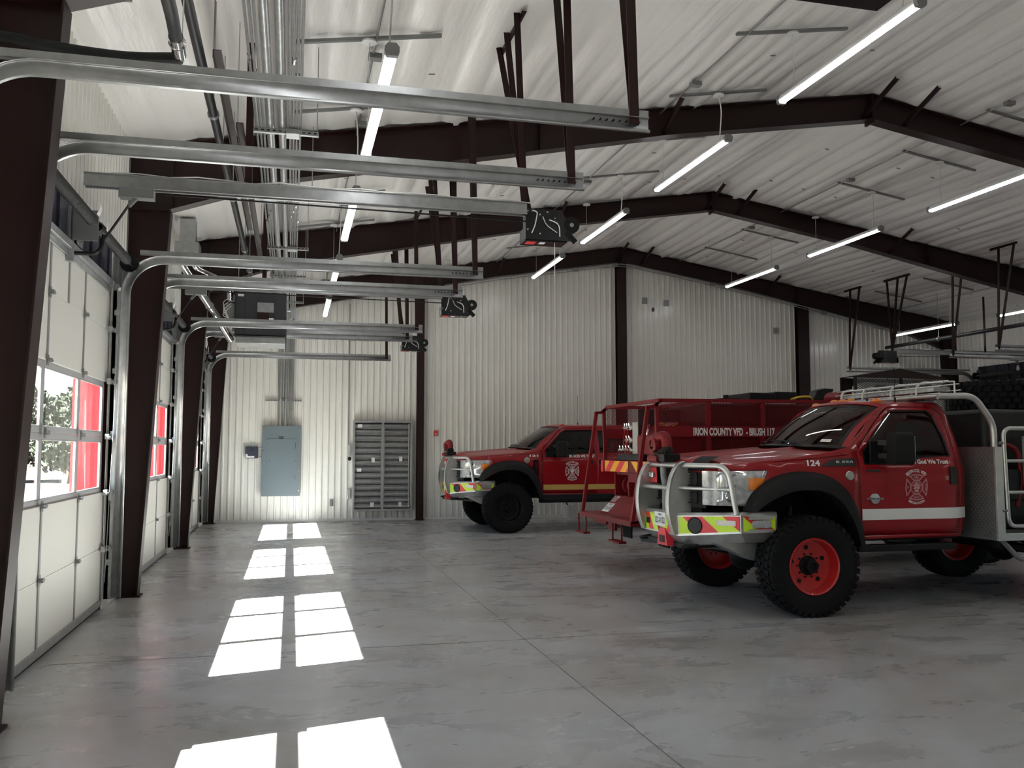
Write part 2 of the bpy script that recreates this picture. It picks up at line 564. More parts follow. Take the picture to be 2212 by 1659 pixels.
def ribbed(mb, P, length, h0, h1, pitch=0.152, dep=0.026):
    """ribbed liner: P(u, w, d) -> 3D, u along, w up, d proud of the sheet; h0,h1 functions of u"""
    u = 0.0; us = []
    while u < length:
        for (a, d) in ((0.0, 0), (0.086, 0), (0.104, dep), (0.132, dep)):
            if u + a < length: us.append((u + a, d))
        u += pitch
    us.append((length, 0))
    mb.loft([[P(a, h0(a), d), P(a, h1(a), d)] for (a, d) in us])
# end walls
mb = MB(); ribbed(mb, lambda u, w, d: (u, Y1 - d, w), XW, lambda u: 0.0, lambda u: zc(u) + 0.1)
tag(mb.build('wall_end', M_liner, smooth=20), kind='structure')
mb = MB(); ribbed(mb, lambda u, w, d: (u, Y0 + d, w), XW, lambda u: 0.0, lambda u: zc(u) + 0.1)
tag(mb.build('wall_near', M_liner, smooth=20), kind='structure')
mb = MB(); mb.bb(-0.3, XW + 0.3, Y1 + 0.02, Y1 + 0.25, -0.1, 7.3); mb.bb(-0.3, XW + 0.3, Y0 - 0.25, Y0 - 0.02, -0.1, 7.3)
tag(mb.build('trim_3', M_redx, smooth=0), kind='structure')
mb = MB(); mb.bb(0.3, XW - 0.3, Y1 - 0.03, Y1 - 0.018, 0.0, 0.06)
tag(mb.build('baseboard_end', M_liner, smooth=0), kind='structure')

DC = [-1.82 + 5.21 * k for k in range(5)]         # door centres
DW = 1.93                                        # half width of the opening
def side_wall(sx, name):
    X = lambda d: d if sx > 0 else XW - d
    mb = MB()
    # liner above the doors
    def PP(u, w, d): return (X(0.012 + d), Y0 + u, w)
    ribbed(mb, PP, Y1 - Y0, lambda u: 4.05, lambda u: zc(0) + 0.06)
    # piers between the openings
    edges = [Y0] + sum([[c - DW, c + DW] for c in DC], []) + [Y1]
    for i in range(0, len(edges), 2):
        a, b = edges[i], edges[i + 1]
        def PQ(u, w, d, a=a): return (X(0.012 + d), a + u, w)
        ribbed(mb, PQ, b - a, lambda u: 0.0, lambda u: 4.05)
    tag(mb.build('wall_' + name, M_liner, smooth=20), kind='structure')
    # outside skin with its red reveals
    mb = MB()
    for i in range(0, len(edges), 2):
        a, b = edges[i], edges[i + 1]
        xa, xb = X(-0.34), X(-0.062)
        mb.bb(min(xa, xb), max(xa, xb), a, b, -0.1, 3.72)
    xa, xb = X(-0.34), X(-0.002)
    mb.bb(min(xa, xb), max(xa, xb), Y0, Y1, 3.66, 5.6)
    tag(mb.build('trim_%d' % (4 if sx > 0 else 5), M_redx, smooth=0), kind='structure')
    # dark headers above the doors with their ribs
    mb = MB()
    for c in DC:
        xa, xb = X(0.0), X(0.012)
        mb.bb(min(xa, xb), max(xa, xb), c - DW, c + DW, 3.6, 4.05)
        for k in range(9):
            y = c - DW + 0.2 + k * 0.43
            xa, xb = X(0.012), X(0.035)
            mb.bb(min(xa, xb), max(xa, xb), y - 0.03, y + 0.03, 3.62, 4.04)
    tag(mb.build('trim_%d' % (6 if sx > 0 else 7), M_navy, smooth=0), kind='structure')
side_wall(1, 'left'); side_wall(-1, 'right')

# ---------------------------------------------------------------- sectional doors
ZJ = [0.03, 0.655, 1.262, 1.868, 2.474, 3.05, 3.60]
STY = [-0.53, 0.77]                                # stiles, relative to the centre
def make_door():
    r = empty('door_1', (0, 0, 0), kind='structure')
    ya, yb = -DW - 0.03, DW + 0.03
    for i in range(6):
        z0, z1 = ZJ[i], ZJ[i + 1]
        if i in (2, 3):
            mb = MB()
            ys = [ya, STY[0], STY[1], yb]
            mb.bb(-0.048, -0.030, ya, yb, z0 + 0.001, z0 + 0.05); mb.bb(-0.048, -0.030, ya, yb, z1 - 0.052, z1 - 0.001)
            mb.bb(-0.048, -0.030, ya, ya + 0.24, z0 + 0.05, z1 - 0.052); mb.bb(-0.048, -0.030, yb - 0.09, yb, z0 + 0.05, z1 - 0.052)
            for s in STY: mb.bb(-0.048, -0.030, s - 0.04, s + 0.04, z0 + 0.05, z1 - 0.052)
            # slim inner beads of each pane
            cells = [(ya + 0.24, STY[0] - 0.04), (STY[0] + 0.04, STY[1] - 0.04), (STY[1] + 0.04, yb - 0.09)]
            for (a, b) in cells:
                for (p, q) in (((a, a + 0.012)), (b - 0.012, b)): mb.bb(-0.047, -0.028, p, q, z0 + 0.05, z1 - 0.052)
                for (p, q) in ((z0 + 0.05, z0 + 0.062), (z1 - 0.064, z1 - 0.052)): mb.bb(-0.047, -0.028, a, b, p, q)
            w = mb.build('window_section', M_winframe, r, bevel=0.003)
            g = MB()
            for (a, b) in cells: g.bb(-0.0415, -0.0385, a, b, z0 + 0.05, z1 - 0.052)
            g.build('pane', M_glass, w, smooth=0)
            e = MB()
            e.bb(-0.053, -0.0485, ya, yb, z0 + 0.003, z0 + 0.05); e.bb(-0.053, -0.0485, ya, yb, z1 - 0.052, z1 - 0.003)
            for (a, b) in ((ya, ya + 0.24), (STY[0] - 0.04, STY[0] + 0.04), (STY[1] - 0.04, STY[1] + 0.04), (yb - 0.09, yb)):
                e.bb(-0.053, -0.0485, a, b, z0 + 0.05, z1 - 0.052)
            e.build('outer_skin', M_redx, w, smooth=0)
        else:
            mb = MB(); mb.bb(-0.045, -0.006, ya, yb, z0 + 0.001, z1 - 0.001)
            p = mb.build('panel_section', M_doorw, r, bevel=0.003)
            s = MB()
            ss = list(STY) + ([0.12] if i == 5 else [])
            for y in ss: s.bb(-0.006, 0.003, y - 0.022, y + 0.022, z0 + 0.01, z1 - 0.01)
            s.bb(-0.006, 0.004, ya, ya + 0.03, z0 + 0.01, z1 - 0.01); s.bb(-0.006, 0.004, yb - 0.03, yb, z0 + 0.01, z1 - 0.01)
            s.build('stile', M_doorstile, p, smooth=0)
            e = MB(); e.bb(-0.053, -0.0455, ya, yb, z0 + 0.004, z1 - 0.004)
            e.build('outer_skin', M_redx, p, smooth=0)
    mb = MB(); mb.bb(-0.05, 0.012, ya, yb, 0.03, 0.10); mb.build('bottom_rail', M_galv, r, smooth=0)
    mb = MB(); mb.bb(-0.045, -0.005, ya, yb, 0.0, 0.03); mb.build('rubber_seal', M_black, r, smooth=0)
    mb = MB(); mb.bb(0.0, 0.05, ya, yb, 3.53, 3.60); mb.bb(0.0, 0.012, ya, yb, 3.47, 3.53)
    mb.build('top_strut', M_galv, r, bevel=0.006)
    return r
def add_hinges(r):
    x, y, z = r.location
    first = None
    for zj in ZJ[1:6]:
        for s in STY:
            if first is None:
                mb = MB()
                mb.bb(0.0, 0.006, s - 0.035, s + 0.035, zj - 0.045, zj + 0.045)
                mb.box((0.02, s, zj), (0.035, 0.05, 0.035)); mb.cyl((0.03, s - 0.05, zj), (0.03, s + 0.05, zj), 0.008, 8)
                L = Vector((0, s, zj))
                first = mb.build('hinge', M_strut, None, local=L); first.location = L; first.parent = r
            else:
                h = first.copy(); C.objects.link(h); h.location = (0, s, zj); h.parent = r
    first = None
    for zj in ZJ[1:7]:
        for sg in (1, -1):
            if first is None:
                mb = MB()
                mb.bb(0.0, 0.04, -0.09, -0.02, -0.03, 0.03)
                mb.cyl((0.05, -0.09, 0), (0.05, 0.05, 0), 0.008, 8)
                mb.cyl((0.05, 0.02, 0), (0.05, 0.05, 0), 0.03, 14)
                first = mb.build('roller', M_galv, None, local=(0, 0, 0)); q = first
            else:
                q = first.copy(); C.objects.link(q)
            q.parent = r; q.location = (0.02, sg * (DW - 0.02), zj - (0.05 if zj > 3.5 else 0))
            if sg < 0: q.rotation_euler = (0, 0, PI)
            if sg < 0: q.location.x += 0.09
door = make_door()
doors = []
for k, c in enumerate(DC):
    d = door if k == 0 else copy_tree(door)
    d.location = (0, c, 0); doors.append(d)
for k in (1, 2, 3, 4): add_hinges(doors[k])
for k, c in enumerate(DC):
    d = copy_tree(door); d.location = (XW, c, 0); d.rotation_euler = (0, 0, PI); doors.append(d)
for k, d in enumerate(doors): d.name = 'door_%d' % (k + 1)

# ---------------------------------------------------------------- rigid frames
def depth(x):
    d = min(x, XW - x)
    pts = [(0.0, 0.86), (0.5, 0.83), (1.9, 0.57), (4.1, 0.50), (7.1, 0.38), (10.4, 0.38)]
    for (a, b) in zip(pts, pts[1:]):
        if a[0] <= d <= b[0]: return a[1] + (b[1] - a[1]) * (d - a[0]) / (b[0] - a[0])
    return 0.38
def make_frame(y, nm_i):
    names = ['against the end wall', 'second from the end wall', 'third from the end wall', 'nearest and cropped at the left',
             'just behind the viewpoint', 'against the near wall']
    r = empty('steel_frame', (RX, y, 0), 'dark brown steel column and roof beam frame ' + names[nm_i], 'steel frame', None)
    hw = 0.10 if nm_i else 0.08
    for sg in (1, -1):
        X = lambda x: x if sg > 0 else XW - x
        # column: web, inner and outer flange
        mb = MB()
        kx, kz = 0.51, 4.63
        out = [(0.015, 0.0), (0.26, 0.0), (kx, kz), (kx, kz + 0.35), (0.015, 5.33)]
        mb.prism(out, lambda a, b: (X(a), y - 0.006, b), lambda a, b: (X(a), y + 0.006, b))
        for (a, b, n) in (((0.26, 0.0), (kx, kz), 1), ((0.02, 0.0), (0.02, 5.33), -1)):
            mb.bar((X(a[0]), y, a[1]), (X(b[0]), y, b[1]), 2 * hw, 0.014, up=(1, 0, 0))
        mb.bar((X(0.02), y, 4.63), (X(kx), y, 4.63), 2 * hw, 0.012)
        mb.bb(min(X(-0.0), X(0.30)), max(X(-0.0), X(0.30)), y - hw - 0.01, y + hw + 0.01, 0.0, 0.02)
        for q in (-0.05, 0.05): mb.cyl((X(0.2), y + q, 0.02), (X(0.2), y + q, 0.07), 0.014, 6)
        mb.build('column', M_brown, r, smooth=0)
        # rafter
        mb = MB()
        xs = [0.02, 0.5, 1.2, 1.9, 3.0, 4.1, 5.6, 7.1, 8.7, 10.4]
        top = [(x, zc(x) - 0.0) for x in xs]; bot = [(x, zc(x) - depth(x)) for x in xs[1:]]
        poly = top + bot[::-1] + [(0.02, 4.65)]
        mb.prism(poly, lambda a, b: (X(a), y - 0.005, b), lambda a, b: (X(a), y + 0.005, b))
        for seq in (top, bot):
            for a, b in zip(seq, seq[1:]):
                mb.bar((X(a[0]), y, a[1]), (X(b[0]), y, b[1]), 2 * hw, 0.012)
        for x in (0.52, 5.2):
            mb.bar((X(x), y, zc(x)), (X(x), y, zc(x) - depth(x)), 2 * hw, 0.02, up=(1, 0, 0))
        mb.build('rafter', M_brown, r, smooth=0)
    mb = MB(); mb.bb(RX - 0.016, RX + 0.016, y - hw, y + hw, RZ - 0.44, RZ); mb.build('ridge_splice', M_brown, r, smooth=0)
    # flange braces
    if nm_i < 4:
        for x in (7.0, 10.25, 10.95, 14.6):
            for s in (1,):
                mb = MB()
                a = (x, y - 0.02, zc(x) - depth(x) + 0.03); b = (x + 0.06, y - 0.55 - 0.2 * (x > 10), zc(x) - 0.02)
                mb.angle(a, b, 0.05, 0.006, side=(1, 0, 0)); mb.build('flange_brace', M_brown, r, smooth=0)
    return r
for i, y in enumerate(FR): make_frame(y, i)
# posts of the end wall
for i, (xa, xb, w) in enumerate(((5.0, 5.165, 'beside the louvre, leftmost'), (10.27, 10.53, 'under the ridge, middle'), (15.6, 15.94, 'right of the ridge, rightmost'))):
    mb = MB(); y = Y1 - 0.19
    top = zc((xa + xb) / 2) - depth((xa + xb) / 2)
    mb.bb(xa, xb, y - 0.006, y + 0.006, 0.0, top); mb.bb(xa, xb, Y1 - 0.034, Y1 - 0.022, 0, top)
    mb.bb((xa + xb) / 2 - 0.005, (xa + xb) / 2 + 0.005, y, Y1 - 0.03, 0, top)
    mb.bb(xa - 0.03, xb + 0.03, y - 0.03, Y1 - 0.03, 0, 0.015)
    tag(mb.build('wall_post', M_brown, smooth=0), 'brown steel post on the end wall %s of three' % w, 'post')

# ---------------------------------------------------------------- door tracks, openers, springs
TZ = 3.87
def track_mesh(y, near, sg=1):
    """channel: up the jamb, round the bend and back along the ceiling"""
    R = 0.42; x0 = 0.16; xe = 4.25
    path = [(x0, 0.12), (x0, TZ - R)]
    for i in range(1, 13):
        a = PI - PI / 2 * i / 12
        path.append((x0 + R + R * math.cos(a), TZ - R + R * math.sin(a)))
    path.append((xe, TZ))
    prof = [(-0.048, -0.010), (-0.054, -0.020), (-0.049, -0.032), (-0.038, -0.028), (-0.030, -0.004), (0.0, 0.0), (0.040, 0.0), (0.049, -0.006), (0.050, -0.024)]
    rows = []
    for i, (x, z) in enumerate(path):
        if i == 0: d = (0, 1)
        elif i == len(path) - 1: d = (1, 0)
        else:
            a = path[i - 1]; b = path[i + 1]; L = math.hypot(b[0] - a[0], b[1] - a[1]); d = ((b[0] - a[0]) / L, (b[1] - a[1]) / L)
        n = (-d[1], d[0])
        rows.append([(x + n[0] * p, y + sg * (q + 0.02), z + n[1] * p) for (p, q) in prof])
    mb = MB(); mb.loft(rows)
    return mb
def hanger_v(mb, x, y, z, dy, side):
    zt = zc(x)
    mb.angle((x, y, z), (x - 0.02, y + dy * 0.15, zt), 0.065, 0.006, side=side)
    mb.angle((x, y, z), (x + 0.02, y + dy, zt), 0.065, 0.006, side=side)
    mb.angle((x, y + min(0, dy) - 0.1, zt - 0.01), (x, y + max(0, dy) + 0.1, zt - 0.01), 0.045, 0.005, side=(1, 0, 0))
trk = {}
def make_track(sg, doorword):
    """sg=+1 far jamb, -1 near jamb, relative to the door centre at the origin"""
    y = sg * 1.93
    r = empty('door_track', (0, y, 0))
    mb = track_mesh(y, sg < 0, 1); mb.build('track', M_galv, r, smooth=50, solid=0.003)
    mb = MB(); mb.angle((0.30, y + 0.01, TZ + 0.05), (4.25, y + 0.01, TZ + 0.05), 0.05, 0.004, side=(0, 1, 0)); mb.build('support_angle', M_galv, r, smooth=0)
    mb = MB(); mb.bb(0.03, 0.07, y + 0.04, y + 0.085, 0.1, 3.95); mb.bb(0.03, 0.16, y + 0.04, y + 0.045, 0.1, 3.5)
    for z in (0.5, 1.2, 1.9, 2.6, 3.25): mb.bb(0.05, 0.15, y + 0.02, y + 0.045, z - 0.03, z + 0.03)
    mb.build('jamb_angle', M_galv, r, smooth=0)
    mb = MB(); hanger_v(mb, 4.18, y, TZ, 0.55 if sg < 0 else 0.45, (0, 1, 0))
    for k in range(8): mb.cyl((4.18 - k * 0.045, y - 0.003, TZ + 0.012), (4.18 - k * 0.045, y + 0.022, TZ + 0.012), 0.007, 6)
    mb.build('hanger', M_brown, r, smooth=0)
    mb = MB(); mb.bb(0.0, 0.16, y + 0.1, y + 0.11, 3.55, 3.95); mb.build('end_bearing_plate', M_strut, r, smooth=0)
    return r
def make_opener():
    r = empty('door_opener', (4.5, 0, 3.87))
    mb = MB()
    for s in (-0.035, 0.035):
        mb.bb(0.12, 4.28, s - 0.004, s + 0.004, 4.12, 4.24)
        for z in (4.124, 4.236): mb.bb(0.12, 4.28, min(s, s * 1.7), max(s, s * 1.7), z - 0.004, z + 0.004)
    rail = mb.build('rail', M_galv, r, smooth=0)
    mb = MB()
    mb.bar((0.8, 0, 4.09), (4.28, 0, 4.055), 0.012, 0.014)
    mb.build('drive_chain', M_black, r, smooth=0)
    mb = MB(); mb.tube([(0.35 + 0.25 * k, -0.045 + 0.015 * math.sin(k * 1.7), 4.25 + 0.012 * math.sin(k * 2.3)) for k in range(17)], 0.006, 6)
    mb.build('cable', M_wire, r)
    mb = MB(); mb.bb(0.42, 0.72, -0.06, 0.06, 4.03, 4.12); mb.bar((0.60, 0, 4.08), (0.50, 0, 3.96), 0.05, 0.03); mb.build('carriage', M_strut, r, smooth=0)
    mb = MB(); mb.bar((0.52, 0, 4.0), (0.30, 0, 3.63), 0.04, 0.012)
    mb.tube(rough_path([(0.30, 0, 3.68), (0.27, 0, 3.5), (0.06, 0, 3.50)], 0.18, 6), 0.018, 8); mb.build('arm', M_black, r)
    mb = MB(); mb.bb(0.0, 0.06, -0.04, 0.04, 3.42, 3.57); mb.build('door_bracket', M_galv, r, smooth=0)
    # motor head
    mb = MB(); mb.bb(4.27, 4.66, -0.02, 0.0, 3.87, 4.19); mb.bb(4.27, 4.72, 0.0, 0.22, 3.86, 3.875); mb.bb(4.27, 4.28, 0.0, 0.22, 3.87, 4.0)
    mb.prism([(4.27, 4.19), (4.66, 4.17), (4.74, 4.04), (4.74, 3.87), (4.27, 3.87)], lambda a, b: (a, -0.015, b), lambda a, b: (a, -0.025, b))
    mb.bb(4.30, 4.68, 0.0, 0.20, 3.875, 4.16)
    h = mb.build('motor_housing', M_blackg, r, smooth=0)
    mb = MB(); mb.cyl((4.76, -0.03, 4.04), (4.76, 0.05, 4.04), 0.085, 20); mb.cyl((4.76, 0.05, 4.04), (4.76, 0.24, 4.04), 0.07, 20); mb.bar((4.70, -0.02, 3.96), (4.80, -0.02, 3.86), 0.02, 0.06)
    mb.build('motor', M_black, r)
    mb = MB(); mb.cyl((4.76, -0.036, 4.04), (4.76, -0.03, 4.04), 0.022, 14)
    for (x, z) in ((4.29, 4.16), (4.34, 4.165), (4.42, 4.13), (4.50, 4.16), (4.58, 4.10), (4.42, 3.93), (4.29, 3.97), (4.60, 4.05)): mb.cyl((x, -0.034, z), (x, -0.024, z), 0.009, 8)
    mb.build('bolts', M_galv, r)
    mb = MB()
    mb.tube(rough_path([(4.34, -0.03, 4.17), (4.39, -0.05, 4.15), (4.36, -0.05, 4.0), (4.33, -0.035, 3.93)], 0.06), 0.006, 6)
    mb.tube(rough_path([(4.45, -0.03, 4.11), (4.48, -0.045, 4.02), (4.60, -0.035, 3.95)], 0.05), 0.004, 6)
    mb.tube(rough_path([(4.52, -0.03, 4.08), (4.62, -0.05, 4.04), (4.63, -0.035, 3.91)], 0.06), 0.006, 6)
    mb.build('wiring', M_wire, r)
    mb = MB(); mb.bb(4.30, 4.40, 0.03, 0.15, 3.857, 3.8595); mb.build('red_label', M_redtag, r, smooth=0)
    mb = MB(); mb.bb(4.44, 4.50, 0.04, 0.12, 3.857, 3.8595); mb.build('white_label', M_paper, r, smooth=0)
    # hanger
    mb = MB(); zt = zc(4.12)
    mb.angle((4.30, -0.03, 4.12), (4.12, 0.05, zt), 0.065, 0.006, side=(0, 1, 0)); mb.angle((4.36, 0.05, 4.15), (4.12, 0.40, zt), 0.065, 0.006, side=(0, 1, 0))
    mb.angle((4.30, 0.0, 4.15), (4.12, -0.38, zt), 0.065, 0.006, side=(0, 1, 0))
    mb.angle((4.12, -0.45, zt - 0.015), (4.12, 0.55, zt - 0.015), 0.05, 0.006, side=(1, 0, 0)); mb.build('hanger', M_brown, r, smooth=0)
    mb = MB(); mb.angle((1.58, 0.04, 4.22), (1.58, 0.04, zc(1.58)), 0.065, 0.006); mb.build('mid_hanger', M_brown, r, smooth=0)
    mb = MB(); mb.tube([(4.6, 0.05, 3.87), (4.6, 0.05, 3.4)], 0.004, 6); mb.build('pull_cord', M_wire, r)
    return r
def make_spring():
    r = empty('torsion_spring', (0.25, 0, 3.78))
    x, z = 0.22, 3.78
    n = 60
    for (a, b) in ((-1.60, -0.12), (0.12, 1.60)):
        mb = MB()
        prof = []
        m = int((b - a) / 0.028)
        for i in range(m):
            t = a + (b - a) * i / m
            prof += [(0.040, t), (0.053, t + 0.014)]
        mb.lathe(prof + [(0.040, b)], (x, 0, z), (0, 1, 0), 16); mb.build('spring', M_flex, r)
    mb = MB(); mb.cyl((x, -1.9, z), (x, 1.9, z), 0.013, 10); mb.build('shaft', M_galv, r)
    for s in (-1, 1):
        mb = MB(); mb.lathe([(0.02, 0), (0.10, 0), (0.10, 0.012), (0.075, 0.02), (0.075, 0.05), (0.095, 0.06), (0.02, 0.06)], (x, s * 1.80 - 0.03, z), (0, 1, 0), 24); mb.build('cable_drum', M_blackg, r)
        mb = MB(); mb.tube([(x - 0.07, s * 1.80, z), (0.06, s * 1.84, 0.3)], 0.003, 5); mb.build('lift_cable', M_strut, r)
    mb = MB(); mb.bb(0.012, x + 0.03, 0.0, 0.012, 3.62, 3.90); mb.bb(0.012, 0.03, -0.09, 0.10, 3.60, 3.92); mb.build('centre_bracket', M_strut, r, smooth=0)
    mb = MB(); mb.prism([(0.02, 0), (0.24, 0.0), (0.27, 0.06), (0.27, 0.30), (0.02, 0.36)], lambda a, b: (0.035 + 0.0 * a, 0.14 + a, 3.62 + b), lambda a, b: (0.041, 0.14 + a, 3.62 + b)); mb.build('bracket_plate', M_strut, r, smooth=0)
    mb = MB()
    mb.grid(lambda u, v: (x + 0.07 + 0.02 * math.sin(3 * u), -0.28 + 0.10 * v + 0.02 * u, z + 0.02 + 0.14 * u), 6, 4); mb.grid(lambda u, v: (x + 0.075, 0.13 + 0.07 * v, z + 0.07 - 0.10 * u), 5, 4)
    mb.build('warning_tag', M_paper, r, solid=0.001)
    return r
tf, tn, op, sp = make_track(1, ''), make_track(-1, ''), make_opener(), make_spring()
dn = {1: 'nearest cropped left door', 2: 'first whole left door', 3: 'second left door', 4: 'last left door by the end wall'}
dr = {2: 'nearest right door', 3: 'second right door', 4: 'last right door by the end wall'}
first = True
for side in (0, 1):
    for k in ((1, 2, 3, 4) if side == 0 else (2, 3, 4)):
        c = DC[k]; nm = (dn if side == 0 else dr)[k]
        for (o, what, cat, base) in ((tf, 'curved steel track on %s jamb of ', 'door track', 1.93), (tn, 'curved steel track on %s jamb of ', 'door track', -1.93),
                                     (op, 'black motor and steel rail above ', 'door opener', 0), (sp, 'dark counterbalance spring shaft above ', 'spring', 0)):
            if side == 0 and k == 1 and base == -1.93: continue
            q = o if (side == 0 and ((k == 1 and o is not tn) or (k == 2 and o is tn))) else copy_tree(o)
            if '%s' in what:
                far = (base > 0) if side == 0 else (base < 0)
                what = what % ('far' if far else 'near')
            tag(q, what + nm, cat)
            if side == 0 and k == 1 and o is op: pass
            if side == 0: q.location = (q.location.x, c + base, q.location.z)
            else:
                q.rotation_euler = (0, 0, PI)
                q.location = (XW - o.location.x, c - base, o.location.z)

for ch in op.children:
    if ch.name.startswith('pull_cord'): bpy.data.objects.remove(ch)
# ================================================================ lamps
def make_lamp(x, z):
    """8 ft strip lamp hung from two channels; origin at its near end"""
    L = 2.44
    r = empty('strip_lamp', (x, 0, z))
    mb = MB(); mb.prism([(-0.045, 0.005), (-0.05, 0.03), (-0.03, 0.065), (0.03, 0.065), (0.05, 0.03), (0.045, 0.005)], lambda a, b: (x + a, 0.03, z + b), lambda a, b: (x + a, L - 0.03, z + b))
    mb.build('housing', M_lampw, r)
    mb = MB()
    def P(u, v):
        a = PI + PI * v
        return (x + 0.046 * math.cos(a), 0.05 + (L - 0.1) * u, z + 0.008 + 0.036 * math.sin(a))
    mb.grid(P, 1, 10); mb.build('lens', M_lamp, r)
    for y in (0.0, L - 0.05):
        mb = MB(); mb.prism([(-0.055, 0.0), (-0.04, -0.03), (0.04, -0.03), (0.055, 0.0), (0.055, 0.04), (0.03, 0.07), (-0.03, 0.07), (-0.055, 0.04)], lambda a, b: (x + a, y, z + b), lambda a, b: (x + a, y + 0.05, z + b))
        mb.build('end_cap', M_lampbody, r)
    for k, y in enumerate((0.27, 2.14)):
        mb = MB()
        xa, xb = x - 0.72, x + 0.72
        mb.bar((xa, y, zc(xa) - 0.035), (xb, y, zc(xb) - 0.035), 0.045, 0.03); ch = mb.build('mounting_channel', M_strut, r, smooth=0)
        mb = MB(); mb.lathe([(0.0, 0), (0.075, 0.0), (0.07, 0.02), (0.0, 0.025)], (x, y, zc(x) - 0.078), (0, 0, 1), 20); mb.build('canopy', M_white, ch)
        mb = MB()
        if k == 0: mb.tube(rough_path([(x, y, zc(x) - 0.07), (x + 0.03, y - 0.02, (z + zc(x)) / 2 + 0.1), (x, y, z + 0.06)], 0.3), 0.008, 6)
        else: mb.tube([(x, y, zc(x) - 0.07), (x, y, z + 0.06)], 0.003, 6)
        mb.build('suspension_cable', M_wire, r)
    return r
rows = [(2.67, 4.70, [6.44 - 7.41, 6.44 - 3.705, 6.44, 10.15, 13.85, 17.56], 'row over the sunlit patches'),
        (7.56, 5.84, [6.72 - 7.41, 6.72 - 3.705, 6.72, 10.43, 14.13, 17.83], 'row just left of the ridge'),
        (12.69, 5.86, [6.77 - 7.41, 6.77 - 3.705, 6.77, 10.48, 14.19, 17.89], 'row just right of the ridge'),
        (17.82, 4.81, [7.13 - 7.41, 7.13 - 3.705, 7.13, 10.84, 14.54, 18.25], 'row near the right wall')]
cnt = ['behind the viewpoint, second', 'behind the viewpoint, first', 'nearest', 'second', 'third', 'fourth and farthest']
for (x, z, ys, what) in rows:
    base = make_lamp(x, z)
    for i, y in enumerate(ys):
        q = base if i == 0 else copy_tree(base)
        q.location = (x, y, z)
        tag(q, 'lit strip lamp, %s of the %s' % (cnt[i], what), 'lamp')
# conduits running along the ceiling beside the lamps
for (x, jbs, what) in ((2.74, (7.0, 8.95, 10.9, 14.6), 'left row'), (6.98, (10.25, 14.6, 18.2), 'row left of the ridge'), (12.02, (10.4, 14.18, 17.86), 'row right of the ridge'), (18.65, (11.0, 14.8), 'right row')):
    r = empty('ceiling_conduit', (x, 10, zc(x) - 0.05), 'thin grey ceiling conduit with junction boxes by the %s of lamps' % what, 'conduit')
    mb = MB(); mb.tube([(x, Y0 + 0.2, zc(x) - 0.04), (x, Y1 - 0.3, zc(x) - 0.04)], 0.012, 8); mb.build('pipe', M_galv, r)
    for y in jbs:
        mb = MB(); mb.box((x + 0.02, y, zc(x) - 0.06), (0.14, 0.10, 0.06)); mb.cyl((x + 0.02, y + 0.05, zc(x) - 0.05), (x + 0.02, y + 0.10, zc(x) - 0.05), 0.02, 8); mb.build('junction_box', M_strut, r, bevel=0.006)

# ---------------------------------------------------------------- overhead conduit bundle
zb = 4.87
pipes = [(1.605, 0.012, 'outermost left thin'), (1.640, 0.012, 'second thin from the left'), (1.672, 0.012, 'third thin from the left'),
         (1.735, 0.040, 'left thick'), (1.850, 0.040, 'right thick'),
         (1.926, 0.013, 'first thin right of the thick pair'), (1.957, 0.012, 'second thin right of the thick pair'), (1.987, 0.012, 'third thin right of the thick pair'), (2.020, 0.012, 'outermost right thin')]
SY = [3.4, 5.90, 8.80, 11.05, 14.0, 16.3, 19.2]
for i, (x, rr, what) in enumerate(pipes):
    r = empty('conduit', (x, 12, zb), 'silver conduit, %s one in the overhead bundle' % what, 'conduit')
    z = zb + rr
    ye = Y1 - 0.05 - rr
    zt = 2.30
    xw = x
    if i in (0, 1): pts = [(x, 1.0, z), (x, 16.4, z), (x - 0.1, 17.2, z - 0.25)]
    else: pts = rough_path([(x, 1.0, z), (x, ye, z), (xw, ye, z - 0.6), (xw, ye, zt)], 0.25, 6)
    mb = MB(); mb.tube(pts, rr, 12 if rr > 0.02 else 8); mb.build('pipe', M_galv, r)
    for y in ((4.9, 7.9, 10.95, 13.98, 17.0) if rr > 0.02 else (7.2 + 0.3 * (i % 3), 12.4 - 0.25 * (i % 4))):
        mb = MB(); mb.cyl((x, y - 0.03, z), (x, y + 0.03, z), rr * 1.28, 10); mb.cyl((x, y - 0.045, z), (x, y - 0.035, z), rr * 1.45, 10); mb.cyl((x, y + 0.035, z), (x, y + 0.045, z), rr * 1.45, 10); mb.build('coupling', M_chrome, r)
ordn = ['behind the viewpoint', 'nearest', 'second', 'third', 'fourth', 'fifth', 'sixth']
base = None
for i, y in enumerate(SY):
    if base is None:
        r = empty('strut_hanger', (1.87, 0, zb))
        mb = MB(); xa, xb = 1.56, 2.20
        mb.bb(xa, xb, -0.02, 0.02, zb - 0.042, zb - 0.038); mb.bb(xa, xb, -0.022, -0.018, zb - 0.042, zb); mb.bb(xa, xb, 0.018, 0.022, zb - 0.042, zb)
        mb.build('channel', M_galv, r, smooth=0)
        mb = MB()
        for k in range(11): mb.bb(xa + 0.03 + k * 0.056, xa + 0.06 + k * 0.056, -0.0235, -0.0215, zb - 0.026, zb - 0.014)
        mb.build('slots', M_black, r, smooth=0)
        for x in (1.575, 2.185):
            mb = MB(); mb.cyl((x, 0, zb - 0.05), (x, 0, zc(x)), 0.006, 6); mb.build('threaded_rod', M_galv, r)
        base = r; q = r
    else: q = copy_tree(base)
    q.location = (1.87, y, zb)
    tag(q, 'slotted strut trapeze under the conduit bundle, %s' % ('%s' % ordn[i] if i < 2 else ordn[i] + ' from the viewpoint'), 'strut')
